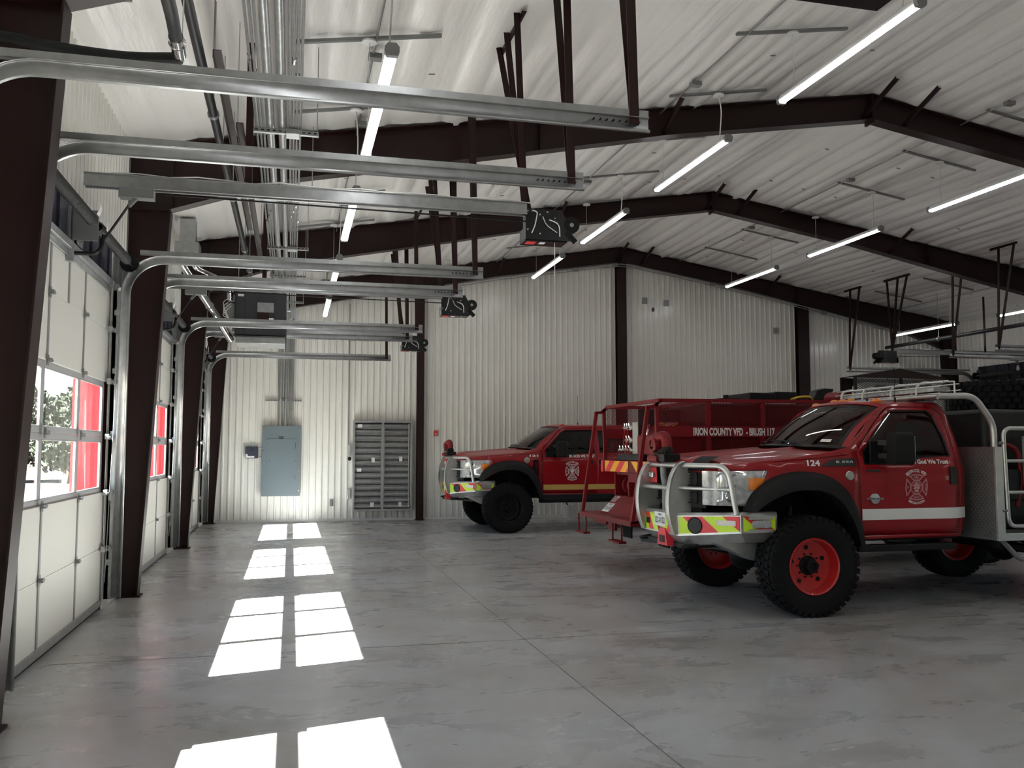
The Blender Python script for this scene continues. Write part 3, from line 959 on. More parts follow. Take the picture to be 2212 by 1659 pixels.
for (x, y, w) in ((1.66, 6.0, 'nearest'), (1.95, 8.8, 'second'), (1.66, 11.25, 'third'), (1.95, 14.0, 'farthest')):
    mb = MB(); mb.bb(x - 0.07, x + 0.07, y - 0.08, y + 0.08, zb - 0.06, zb - 0.005); tag(mb.build('junction_box', M_galv, bevel=0.008), 'small silver junction box on the conduit bundle, %s of four' % w, 'junction box')

# ---------------------------------------------------------------- long rails parallel to the doors
def longrail(name, x, z, y0, y1, rr, label, rods, square=False, m=None):
    r = empty(name, (x, (y0 + y1) / 2, z), label, 'pipe')
    mb = MB()
    if square: mb.angle((x, y0, z), (x, y1, z), 0.06, 0.006, side=(1, 0, 0))
    else: mb.tube([(x, y0, z), (x, y1, z)], rr, 12)
    mb.build('pipe' if not square else 'angle_bar', m or M_tank, r)
    for y in rods:
        if not square:
            mb = MB(); mb.lathe([(rr, -0.02), (rr + 0.012, -0.012), (rr + 0.012, 0.012), (rr, 0.02)], (x, y, z), (0, 1, 0), 14); mb.build('coupling', M_strut, r)
        mb = MB(); mb.cyl((x, y, z), (x, y, zc(x)), 0.005, 6); mb.build('rod', M_galv, r)
longrail('overhead_pipe', 1.29, 4.6, 2.0, 15.0, 0.038, 'long black overhead pipe on thin rods left of the conduit bundle', (5.0, 7.8, 8.9, 10.4, 13.1, 14.6))
longrail('brace_bar', 1.39, 4.6, 6.5, 11.9, 0.03, 'dark brown overhead bar beside the black pipe, nearer one', (6.6, 11.6), True, M_brown)
longrail('brace_bar', 1.465, 4.62, 8.0, 14.6, 0.03, 'dark brown overhead bar beside the black pipe, farther one', (8.2, 14.4), True, M_brown)
longrail('overhead_pipe', 18.3, 4.6, 9.0, 21.6, 0.05, 'long black overhead pipe near the right wall', (10.5, 13.5, 16.5, 19.5))
# exhaust hose near the top left corner
r = empty('exhaust_hose', (1.30, 5.0, 4.2), 'black flexible hose with chrome elbow hanging near the top left corner', 'hose')
mb = MB()
pts = rough_path([(1.35, 3.6, 3.9), (1.35, 4.6, 3.99), (1.30, 5.3, 4.09)], 0.4)
mb.tube(pts, 0.036, 14); mb.build('inlet_hose', M_tank, r)
mb = MB(); mb.tube([(1.31, 5.18, 4.07), (1.292, 5.5, 4.10)], 0.041, 16); mb.lathe([(0.04, -0.02), (0.05, 0), (0.04, 0.02)], (1.305, 5.3, 4.085), (0, 1, 0), 16); mb.build('elbow', M_chrome, r)
mb = MB(); mb.tube(rough_path([(1.30, 5.50, 4.08), (1.0, 5.62, 4.10), (0.6, 5.80, 4.19), (0.12, 5.85, 4.27)], 0.3), 0.036, 14); mb.build('outlet_hose', M_tank, r)
mb = MB(); mb.cyl((1.345, 5.2, 4.07), (1.345, 5.2, zc(1.34)), 0.004, 6); mb.build('rod', M_galv, r)

# ---------------------------------------------------------------- unit heater and its flue
r = empty('unit_heater', (1.43, 16.5, 3.6), 'dark grey box heater hung under the ceiling before the end wall', 'heater')
hx0, hx1, hy0, hy1, hz0, hz1 = 0.99, 1.87, 16.05, 16.9, 3.70, 4.49
mb = MB(); mb.bb(hx0, hx1, hy0, hy1, hz0, hz1); mb.build('cabinet', M_heater, r, bevel=0.012)
mb = MB(); mb.bb(hx0 + 0.02, hx1 - 0.02, hy0 + 0.03, hy1 - 0.03, hz0 - 0.11, hz0); mb.build('outlet_duct', M_galv, r, bevel=0.005)
mb = MB()
for k in range(4): mb.bb(hx0 + 0.05, hx1 - 0.05, hy0 - 0.008, hy0, hz0 + 0.02 + 0.0 * k, hz0 + 0.03)
mb.bb(hx0 + 0.17, hx0 + 0.175, hy0 - 0.003, hy0, hz0, hz1); mb.bb(hx0 + 0.66, hx0 + 0.665, hy0 - 0.003, hy0, hz0, hz1)
mb.build('panel_seams', M_black, r, smooth=0)
mb = MB(); mb.bb(hx0 + 0.38, hx0 + 0.66, hy0 - 0.006, hy0 - 0.001, 4.14, 4.31); mb.build('rating_plate', M_galv, r, smooth=0)
mb = MB(); mb.bb(hx0 + 0.38, hx0 + 0.58, hy0 - 0.006, hy0 - 0.001, 3.95, 4.13)
mb.build('warning_label', M_brown, r, smooth=0)
mb = MB(); mb.bb(hx0 + 0.60, hx0 + 0.84, hy0 - 0.006, hy0 - 0.001, 3.93, 3.98); mb.bb(hx0 + 0.58, hx0 + 0.66, hy0 - 0.006, hy0 - 0.001, 3.98, 4.04); mb.bb(hx0 + 0.05, hx0 + 0.15, hy0 - 0.006, hy0 - 0.001, 4.41, 4.45)
mb.build('paper_label', M_paper, r, smooth=0)
for (x, y) in ((hx0 + 0.05, hy0 + 0.05), (hx1 - 0.078, hy0 + 0.05), (hx0 + 0.05, hy1 - 0.05), (hx1 - 0.078, hy1 - 0.05)):
    mb = MB(); mb.cyl((x, y, hz1), (x, y, zc(x)), 0.006, 6); mb.build('threaded_rod', M_galv, r)
mb = MB(); mb.bb(hx0 - 0.16, hx0, hy0 + 0.1, hy0 + 0.5, 4.0, 4.3); mb.bb(hx0 - 0.10, hx0, hy0 + 0.12, hy0 + 0.4, 4.32, 4.45); mb.lathe([(0.0, -0.05), (0.11, -0.05), (0.11, 0.05), (0, 0.05)], (hx0 - 0.08, hy0 + 0.15, 3.9), (1, 0, 0), 18)
mb.build('gas_valve', M_strut, r, bevel=0.01)
mb = MB()
for k in range(4): mb.tube(rough_path([(hx0 - 0.06, hy0 + 0.08, 4.4 - 0.05 * k), (hx0 - 0.22, hy0, 4.3 - 0.08 * k), (hx0 - 0.10, hy0 + 0.05, 4.02)], 0.15), 0.006, 6)
mb.build('wiring', M_wire, r)
mb = MB(); mb.tube(rough_path([(hx1, 16.5, 4.25), (hx1 + 0.12, 16.5, 4.25), (hx1 + 0.12, 16.5, 3.9)], 0.05), 0.02, 8)
mb.bb(hx1 + 0.07, hx1 + 0.17, 16.4, 16.6, 4.1, 4.25); mb.build('gas_line', M_galv, r)
r = empty('flue_duct', (0.3, 14.9, 5.0), 'shiny twin metal flue running from a roof box down to the heater', 'duct')
mb = MB(); mb.bb(0.20, 0.44, 14.8, 15.0, 5.02, zc(0.3) - 0.02); mb.prism([(0.14, 4.86), (0.50, 4.86), (0.50, 5.03), (0.14, 5.03)], lambda a, b: (a, 14.70, b), lambda a, b: (a, 15.10, b))
mb.build('roof_box', M_galv, r, smooth=0)
mb = MB(); mb.tube(rough_path([(0.22, 14.85, 4.90), (0.22, 14.85, 4.72), (0.72, 15.95, 3.98), (0.93, 16.2, 3.64)], 0.2, 6), 0.062, 16); mb.build('exhaust_pipe', M_chrome, r)
mb = MB(); mb.tube(rough_path([(0.42, 14.95, 4.90), (0.42, 14.95, 4.68), (0.84, 15.8, 4.62), (0.90, 16.15, 4.55), (0.90, 16.2, 4.35)], 0.15, 6), 0.055, 16); mb.build('intake_pipe', M_chrome, r)
mb = MB()
for (c, ax) in (((0.22, 14.85, 4.80), (0, 0, 1)), ((0.42, 14.95, 4.78), (0, 0, 1)), ((0.60, 15.69, 4.16), (0.5, 1.1, -0.74)), ((0.42, 15.29, 4.43), (0.5, 1.1, -0.74))): mb.lathe([(0.06, -0.015), (0.074, -0.01), (0.074, 0.01), (0.06, 0.015)], c, ax, 16)
mb.build('clamp', M_strut, r)

# ---------------------------------------------------------------- things on the end wall
yw = Y1 - 0.030
r = empty('electrical_panel', (1.77, yw, 0.63), 'tall blue-grey breaker panel on the ribbed end wall', 'electrical panel')
mb = MB(); mb.bb(1.33, 2.205, yw - 0.16, yw, 0.63, 2.29); mb.build('cabinet', M_panelgrey, r, bevel=0.006)
mb = MB(); mb.bb(1.325, 2.21, yw - 0.172, yw - 0.16, 0.625, 2.295); mb.build('cover', M_panelgrey, r, bevel=0.004)
mb = MB(); mb.bb(1.42, 2.12, yw - 0.178, yw - 0.172, 1.25, 1.98); mb.build('door', M_panelgrey, r, bevel=0.003)
mb = MB(); mb.bb(1.70, 1.81, yw - 0.176, yw - 0.172, 1.985, 2.03); mb.build('nameplate', M_blackg, r, smooth=0)
mb = MB(); put_text(mb, 'SIEMENS', lambda u, v: (1.71 + u, yw - 0.1765, 2.0 + v), 0.09, 0.014); mb.build('nameplate_lettering', M_paper, r, smooth=0)
for (x, z) in [(x, z) for x in (1.36, 2.175) for z in (0.75, 1.2, 1.7, 2.18)] + [(1.45, 1.95), (2.1, 1.95), (1.49, 1.46)]:
    mb = MB(); mb.cyl((x, yw - 0.184, z), (x, yw - 0.17, z), 0.010, 8); mb.build('screw', M_chrome, r)
mb = MB(); mb.bb(2.085, 2.095, yw - 0.182, yw - 0.178, 1.75, 1.90); mb.bb(2.085, 2.095, yw - 0.182, yw - 0.178, 1.44, 1.48); mb.bb(2.085, 2.095, yw - 0.182, yw - 0.178, 1.02, 1.12); mb.build('hinges', M_ink, r, smooth=0)
r = empty('surge_protector', (1.09, yw, 1.52), 'small black control box left of the tall grey breaker panel', 'control box')
mb = MB(); mb.bb(0.945, 1.235, yw - 0.11, yw, 1.52, 1.80); mb.build('case', M_ink, r, bevel=0.012)
mb = MB(); mb.bb(0.955, 1.15, yw - 0.114, yw - 0.111, 1.535, 1.575); mb.bb(0.955, 1.0, yw - 0.114, yw - 0.111, 1.575, 1.62); mb.build('label', M_paper, r, smooth=0)
mb = MB(); mb.bb(1.04, 1.15, yw - 0.114, yw - 0.111, 1.68, 1.77); mb.build('window', M_heater, r, smooth=0)
mb = MB(); mb.cyl((1.235, yw - 0.05, 1.77), (1.33, yw - 0.05, 1.77), 0.011, 8); mb.cyl((1.235, yw - 0.05, 1.55), (1.33, yw - 0.05, 1.55), 0.011, 8); mb.build('conduit_nipple', M_galv, r)
mb = MB(); mb.bb(1.37, 2.22, yw - 0.045, yw - 0.004, 2.88, 2.92)
for k in range(15): mb.bb(1.39 + k * 0.056, 1.42 + k * 0.056, yw - 0.047, yw - 0.045, 2.893, 2.907, 1)
tag(mb.build('wall_strut', [M_galv, M_black], smooth=0), 'short slotted strut across the conduits above the breaker panel', 'strut')
# louvre with dampers
lx0, lx1, lz0, lz1 = 3.44, 4.88, 0.24, 2.43
r = empty('wall_louvre', ((lx0 + lx1) / 2, yw, lz0), 'large galvanised shutter louvre with two columns of blades on the end wall', 'louvre')
mb = MB()
for (a, b, c, d) in ((lx0, lx1, lz0, lz0 + 0.05), (lx0, lx1, lz1 - 0.05, lz1), (lx0, lx0 + 0.05, lz0 + 0.05, lz1 - 0.05), (lx1 - 0.05, lx1, lz0 + 0.05, lz1 - 0.05)): mb.bb(a, b, yw - 0.20, yw, c, d)
mb.bb((lx0 + lx1) / 2 - 0.025, (lx0 + lx1) / 2 + 0.025, yw - 0.19, yw - 0.02, lz0 + 0.05, lz1 - 0.05)
mb.build('frame', M_galv, r, bevel=0.003)
mb = MB(); mb.bb(lx0 + 0.04, lx1 - 0.04, yw - 0.02, yw - 0.012, lz0 + 0.04, lz1 - 0.04); mb.build('back_plate', M_strut, r, smooth=0)
nbl = 14
for col in (0, 1):
    xa = lx0 + 0.055 if col == 0 else (lx0 + lx1) / 2 + 0.03
    xb = (lx0 + lx1) / 2 - 0.03 if col == 0 else lx1 - 0.055
    for k in range(nbl):
        z0 = lz0 + 0.06 + k * (lz1 - lz0 - 0.12) / nbl; h = (lz1 - lz0 - 0.12) / nbl
        mb = MB()
        pr = [(0.0, -0.12), (h * 0.25, -0.155), (h * 0.45, -0.13), (h * 0.55, -0.13), (h * 0.75, -0.155), (h * 0.97, -0.10)]
        mb.loft([[(xa, yw + d, z0 + a) for (a, d) in pr], [(xb, yw + d, z0 + a) for (a, d) in pr]])
        mb.build('blade', M_galv, r, smooth=0, solid=0.003)
mb = MB(); mb.bb((lx0 + lx1) / 2 + 0.035, (lx0 + lx1) / 2 + 0.045, yw - 0.185, yw - 0.17, lz0 + 0.1, lz1 - 0.1); mb.bb((lx0 + lx1) / 2 - 0.045, (lx0 + lx1) / 2 - 0.035, yw - 0.185, yw - 0.17, lz0 + 0.1, lz1 - 0.1)
mb.bb(lx1 - 0.10, lx1 - 0.075, yw - 0.19, yw - 0.17, lz0 + 0.08, lz1 - 0.08)
mb.build('linkage_rod', M_chrome, r, smooth=0)
for (x, z, w, h) in ((3.55, 2.26, 0.11, 0.08), (3.89, 1.42, 0.08, 0.11), (4.56, 1.44, 0.08, 0.11), (3.54, 1.19, 0.11, 0.08), (3.87, 0.34, 0.09, 0.11), (4.55, 0.34, 0.08, 0.11)):
    mb = MB(); mb.bb(x, x + w, yw - 0.164, yw - 0.160, z, z + h); mb.build('paper_tag', M_paper, r, smooth=0)
r = empty('louvre_actuator', (3.36, yw, 1.5), 'silver conduit body with black knob left of the louvre', 'actuator')
mb = MB(); mb.bb(3.33, 3.40, yw - 0.06, yw, 1.57, 1.85); mb.build('conduit_body', M_alu, r, bevel=0.01)
mb = MB(); mb.sphere((3.37, yw - 0.07, 1.5), 0.048, 14); mb.build('knob', M_black, r)
mb = MB(); mb.tube([(3.34, yw - 0.02, 1.85), (3.335, yw - 0.02, 5.3)], 0.011, 8); mb.build('riser', M_strut, r)
mb = MB(); mb.bb(3.33, 3.40, yw - 0.06, yw, 0.52, 0.78); tag(mb.build('wall_fitting', M_alu, bevel=0.012), 'small silver conduit body low beside the louvre frame', 'conduit fitting')
mb = MB(); mb.bb(2.915, 2.985, yw - 0.05, yw, 0.36, 0.53); tag(mb.build('outlet_box', M_lampbody, bevel=0.015), 'small grey covered outlet low on the end wall', 'outlet')
r = empty('fire_alarm_sounder', (5.48, yw, 2.05), 'small red alarm sounder with white lamp on the end wall', 'alarm')
mb = MB(); mb.bb(5.43, 5.54, yw - 0.06, yw, 2.07, 2.20); mb.build('case', M_redtag, r, bevel=0.01)
mb = MB(); mb.sphere((5.485, yw - 0.065, 2.11), 0.022, 10); mb.build('lamp', M_paper, r)
# conduit run along the end rafter with drops and wall packs
r = empty('rafter_conduit', (12.5, 21.6, 6.2), 'grey conduit with junction fittings running below the end wall beam', 'conduit')
for off, rr in ((0.05, 0.018), (0.11, 0.012)):
    mb = MB(); mb.tube([(5.4, Y1 - 0.24, zc(5.4) - depth(5.4) - off)] + [(x, Y1 - 0.24, zc(x) - depth(x) - off) for x in (7.1, 8.9, 10.2, 10.6, 12.5, 15, 17, 19)], rr, 8); mb.build('pipe', M_galv, r)
for x in (9.1, 10.2, 13.0, 16.4):
    mb = MB(); mb.box((x, Y1 - 0.25, zc(x) - depth(x) - 0.08), (0.14, 0.08, 0.09)); mb.build('junction_box', M_strut, r, bevel=0.01)
for (x, zz) in ((11.1, 5.78), (11.72, 5.74), (15.0, 5.1)):
    mb = MB(); zt = zc(x) - depth(x) - 0.1
    mb.tube(rough_path([(x + 0.35, Y1 - 0.2, zt + 0.0), (x + 0.05, Y1 - 0.15, zt + 0.02), (x, Y1 - 0.05, zz)], 0.1), 0.008, 6); mb.build('drop_cable', M_wire, r)
    mb = MB(); mb.bb(x - 0.06, x + 0.07, Y1 - 0.08, Y1 - 0.018, zz - 0.16, zz); mb.build('wall_box', M_strut, r, bevel=0.006)
mb = MB(); mb.bb(11.32, 11.38, Y1 - 0.05, Y1 - 0.018, 5.42, 5.52); tag(mb.build('black_clip', M_black, smooth=0), 'tiny black plug on the end wall right of the ridge post', 'clip')

# ---------------------------------------------------------------- outside
def ground(x0, x1, name, m, z):
    mb = MB(); mb.bb(x0, x1, -120, 260, z - 0.1, z); return tag(mb.build(name, m, smooth=0), kind='structure')
mb = MB(); mb.bb(-9, -0.34, -40, 60, -0.25, -0.03); tag(mb.build('trim_8', M_apron, smooth=0), kind='structure')
mb = MB(); mb.bb(XW + 0.34, XW + 9, -40, 60, -0.25, -0.03); tag(mb.build('trim_9', M_apron, smooth=0), kind='structure')
mb = MB(); mb.bb(-260, 280, -260, 300, -0.5, -0.26); tag(mb.build('ground', M_dirt, smooth=0), kind='structure')
def tree(x, y, h, sc_, label, seed):
    rnd = random.Random(seed)
    r = empty('tree', (x, y, -0.26), label, 'tree')
    mb = MB(); mb.tube([(x, y, -0.3), (x + 0.2, y, h * 0.35), (x, y + 0.3, h * 0.7)], [0.35, 0.28, 0.1], 8)
    for k in range(6):
        a = rnd.random() * 6.28; z = h * (0.35 + 0.3 * rnd.random()); l = sc_ * (0.5 + 0.4 * rnd.random())
        mb.tube([(x + 0.1, y, z), (x + l * math.cos(a), y + l * math.sin(a), z + l * 0.6)], [0.14, 0.04], 6)
    mb.build('trunk', M_bark, r)
    mb = MB()
    blobs = [(rnd.uniform(-1, 1) * sc_, rnd.uniform(-1, 1) * sc_, h * rnd.uniform(0.42, 1.0), rnd.uniform(0.35, 0.6) * sc_) for k in range(26)]
    for k in range(9000):
        b = blobs[rnd.randrange(len(blobs))]
        d = Vector((rnd.gauss(0, 1), rnd.gauss(0, 1), rnd.gauss(0, 1))).normalized() * b[3] * rnd.uniform(0.75, 1.05)
        p = Vector((x + b[0], y + b[1], b[2])) + d
        s = 0.17
        u = Vector((rnd.gauss(0, 1), rnd.gauss(0, 1), rnd.gauss(0, 1))).normalized() * s; w = Vector((rnd.gauss(0, 1), rnd.gauss(0, 1), rnd.gauss(0, 1))).normalized() * s
        mb.add([p - u, p + w, p + u, p - w], [(0, 1, 2, 3)])
    mb.build('foliage', M_tree, r, smooth=0)
tree(-9.7, 52.5, 4.0, 2.2, 'leafy green tree outside, seen through the middle window of the nearest door', 3)
tree(-15.5, 60.0, 3.2, 2.6, 'lower green tree outside, left of the tall one, half behind the window frame', 5)
tree(-24.0, 68.0, 3.4, 3.0, 'olive green tree outside at the left edge of the door windows', 8)
# ================================================================ wheels
def tyre_mesh(mb, c, ax, R, w, rim, n=56, lugs=40):
    hw = w / 2
    prof = [(rim, -hw * 0.72), (rim + 0.03, -hw * 0.86), (R * 0.80, -hw * 1.0), (R * 0.93, -hw * 0.94), (R * 0.965, -hw * 0.80), (R * 0.97, 0), (R * 0.965, hw * 0.80), (R * 0.93, hw * 0.94), (R * 0.80, hw), (rim + 0.03, hw * 0.86), (rim, hw * 0.72)]
    mb.lathe(prof, c, ax, n)
    c = Vector(c); ax = Vector(ax).normalized()
    a = Vector((0, 0, 1)) if abs(ax.z) < 0.9 else Vector((1, 0, 0))
    u = ax.cross(a).normalized(); v = ax.cross(u)
    for row, (h, bw, bl, off) in enumerate(((-0.80, 0.30, 0.62, 0), (-0.40, 0.34, 0.72, 0.5), (0.0, 0.30, 0.66, 0.15), (0.40, 0.34, 0.72, 0.65), (0.80, 0.30, 0.62, 0.3))):
        for k in range(lugs):
            t = 2 * PI * (k + off) / lugs
            e = u * math.cos(t) + v * math.sin(t); tt = -u * math.sin(t) + v * math.cos(t)
            tw = 0.35 if row % 2 else -0.35
            ax2 = (ax + tt * tw * 0.5).normalized(); tt2 = e.cross(ax2).normalized()
            Rm = Matrix((tt2, ax2, e)).transposed()
            r0 = R * 0.985 if abs(h) < 0.7 else R * 0.97
            mb.box(c + e * r0 + ax * (h * hw), (2 * PI * R / lugs * bl, bw * hw * 1.1, R * 0.045), Rm)
    for s in (-1, 1):
        for k in range(lugs):
            t = 2 * PI * (k + (0.0 if s < 0 else 0.3)) / lugs
            e = u * math.cos(t) + v * math.sin(t); tt = -u * math.sin(t) + v * math.cos(t)
            Rm = Matrix((tt, ax, e)).transposed()
            mb.box(c + e * R * 0.93 + ax * (s * hw * 0.95), (2 * PI * R / lugs * 0.5, hw * 0.10, R * 0.075), Rm)
def wheel(parent, x, y, side, R=0.52, w=0.36, rim=0.285, rimmat=None, style='hand', z=None):
    """side=-1: outer face towards -y"""
    z = R * 0.99 if z is None else z
    L = root_loc(parent)
    c = (L.x + x, L.y + y, L.z + z)
    ax = (0, side, 0)
    hw = w / 2
    mb = MB(); tyre_mesh(mb, c, ax, R, w, rim)
    ty = mb.build('tyre', M_rubber, parent, smooth=38)
    mb = MB()
    mb.lathe([(rim + 0.012, hw * 0.80), (rim + 0.004, hw * 0.86), (rim - 0.012, hw * 0.80), (rim - 0.022, hw * 0.45), (rim - 0.03, hw * 0.1), (rim * 0.62, hw * 0.02), (rim * 0.40, hw * 0.08), (0.0, hw * 0.08)], c, ax, 48)
    mb.lathe([(rim + 0.012, -hw * 0.80), (rim - 0.02, -hw * 0.7), (rim - 0.03, hw * 0.1)], c, ax, 48)
    if style == 'dots':
        for ring, q in ((rim * 0.90, 24), (rim * 0.62, 12)):
            for k in range(q):
                t = 2 * PI * k / q
                p = Vector(c) + Vector((math.cos(t), 0, math.sin(t))) * ring
                mb.cyl(p + Vector(ax) * hw * 0.0, p + Vector(ax) * hw * (0.86 if ring > rim * .8 else 0.16), 0.011, 6)
    rm = mb.build('rim', rimmat, parent, smooth=40)
    mb = MB()
    if style == 'hand':
        for k in range(5):
            t = 2 * PI * (k + 0.3) / 5
            p = Vector(c) + Vector((math.cos(t), 0, math.sin(t))) * rim * 0.66
            mb.lathe([(0.0, hw * 0.055), (0.024, hw * 0.055), (0.026, hw * 0.02)], p, ax, 14)
        for k in range(10):
            t = 2 * PI * k / 10
            p = Vector(c) + Vector((math.cos(t), 0, math.sin(t))) * rim * 0.43
            mb.cyl(p, p + Vector(ax) * hw * 0.14, 0.012, 6)
        mb.build('hand_holes', M_black, rm)
    else:
        for k in range(10):
            t = 2 * PI * (k + 0.5) / 10
            p = Vector(c) + Vector((math.cos(t), 0, math.sin(t))) * rim * 0.76
            mb.lathe([(0.0, hw * 0.06), (0.022, hw * 0.06), (0.024, hw * 0.0)], p, ax, 12)
        mb.build('hand_holes', M_rubber, rm)
    mb = MB()
    mb.lathe([(0.105, hw * 0.05), (0.10, hw * 0.16), (0.075, hw * 0.20), (0.068, hw * 0.62), (0.045, hw * 0.64), (0.040, hw * 0.52), (0.0, hw * 0.52)], c, ax, 24)
    for k in range(8):
        t = 2 * PI * k / 8
        p = Vector(c) + Vector((math.cos(t), 0, math.sin(t))) * 0.086
        mb.cyl(p, p + Vector(ax) * hw * 0.26, 0.010, 6)
    mb.build('hub', M_flare, rm)
    return ty

def maltese(fn, R, m_main):
    """fire service cross: outlines and centre ring as flat lettering shapes; returns MB"""
    mb = MB()
    def ring(r0, r1, n=40):
        mb.add([fn(r * math.cos(2 * PI * i / n), r * math.sin(2 * PI * i / n)) for i in range(n) for r in (r0, r1)],
               [(2 * i, 2 * i + 1, (2 * i + 3) % (2 * n), (2 * i + 2) % (2 * n)) for i in range(n)])
    ring(R * 0.50, R * 0.53); ring(R * 0.45, R * 0.47)
    def strip(pts, w, closed=True):
        n = len(pts)
        for i in range(n if closed else n - 1):
            a = Vector(pts[i]); b = Vector(pts[(i + 1) % n]); d = (b - a); 
            if d.length < 1e-5: continue
            d.normalize(); q = Vector((-d.y, d.x)) * w / 2; e = d * w / 2
            mb.add([fn(*(a - e + q)), fn(*(b + e + q)), fn(*(b + e - q)), fn(*(a - e - q))], [(0, 1, 2, 3)])
    for k in range(4):
        a0 = k * PI / 2
        for (ins, w) in ((0, 0.022), (0.06, 0.015)):
            out = []
            for t in (-37, -18, 0, 18, 37):
                tt = math.radians(t * (1 - ins * 2.2)) + a0
                rr = R * (0.98 if abs(t) < 30 else 1.06) - ins * R
                out.append((rr * math.cos(tt), rr * math.sin(tt)))
            for t in (25, -25):
                tt = math.radians(t * (1 - ins * 2.2)) + a0; rr = R * (0.56 + ins)
                out.append((rr * math.cos(tt), rr * math.sin(tt)))
            strip(out, R * w * 2)
    # tools and helmet in the middle
    for a in (20, 45, 70, 90, 110, 135, 160):
        t = math.radians(a); strip([(R * 0.12 * math.cos(t), R * 0.12 * math.sin(t)), (R * 0.38 * math.cos(t), R * 0.38 * math.sin(t))], R * 0.07, False)
    mb.add([fn(R * p[0], R * p[1]) for p in ((-0.34, -0.10), (-0.15, 0.02), (0.15, 0.04), (0.36, -0.06), (0.2, -0.14), (-0.2, -0.14))], [(0, 1, 2, 3, 4, 5)])
    mb.add([fn(R * p[0], R * p[1]) for p in ((-0.2, -0.18), (0.22, -0.18), (0.16, -0.36), (-0.14, -0.36))], [(0, 1, 2, 3)])
    put_text(mb, 'FIRE', lambda u, v: fn(u - R * 0.2, v + R * 0.66), R * 0.4, R * 0.17, 0.02)
    put_text(mb, 'RESCUE', lambda u, v: fn(u - R * 0.25, v - R * 0.84), R * 0.5, R * 0.15, 0.02)
    put_text(mb, 'RESCUE', lambda u, v: fn(R * 0.86 - v, u - R * 0.25), R * 0.5, R * 0.14, 0.02)
    put_text(mb, 'A', lambda u, v: fn(u - R * 0.84, v - R * 0.08), R * 0.14, R * 0.22, 0.02)
    return mb
def arc_text(mb, s, fn, r, h, deg, up=True, bold=0.03):
    vs, fs = text2d(s, 1.0, bold)
    w = max(v[0] for v in vs); H = 0.70
    out = []
    for (x, y) in vs:
        t = (x / w - 0.5) * math.radians(deg)
        rr = r + (y / H) * h if up else r + h - (y / H) * h
        out.append(fn(rr * math.sin(t), rr * math.cos(t)) if up else fn(rr * math.sin(t), -rr * math.cos(t)))
    mb.add(out, fs)

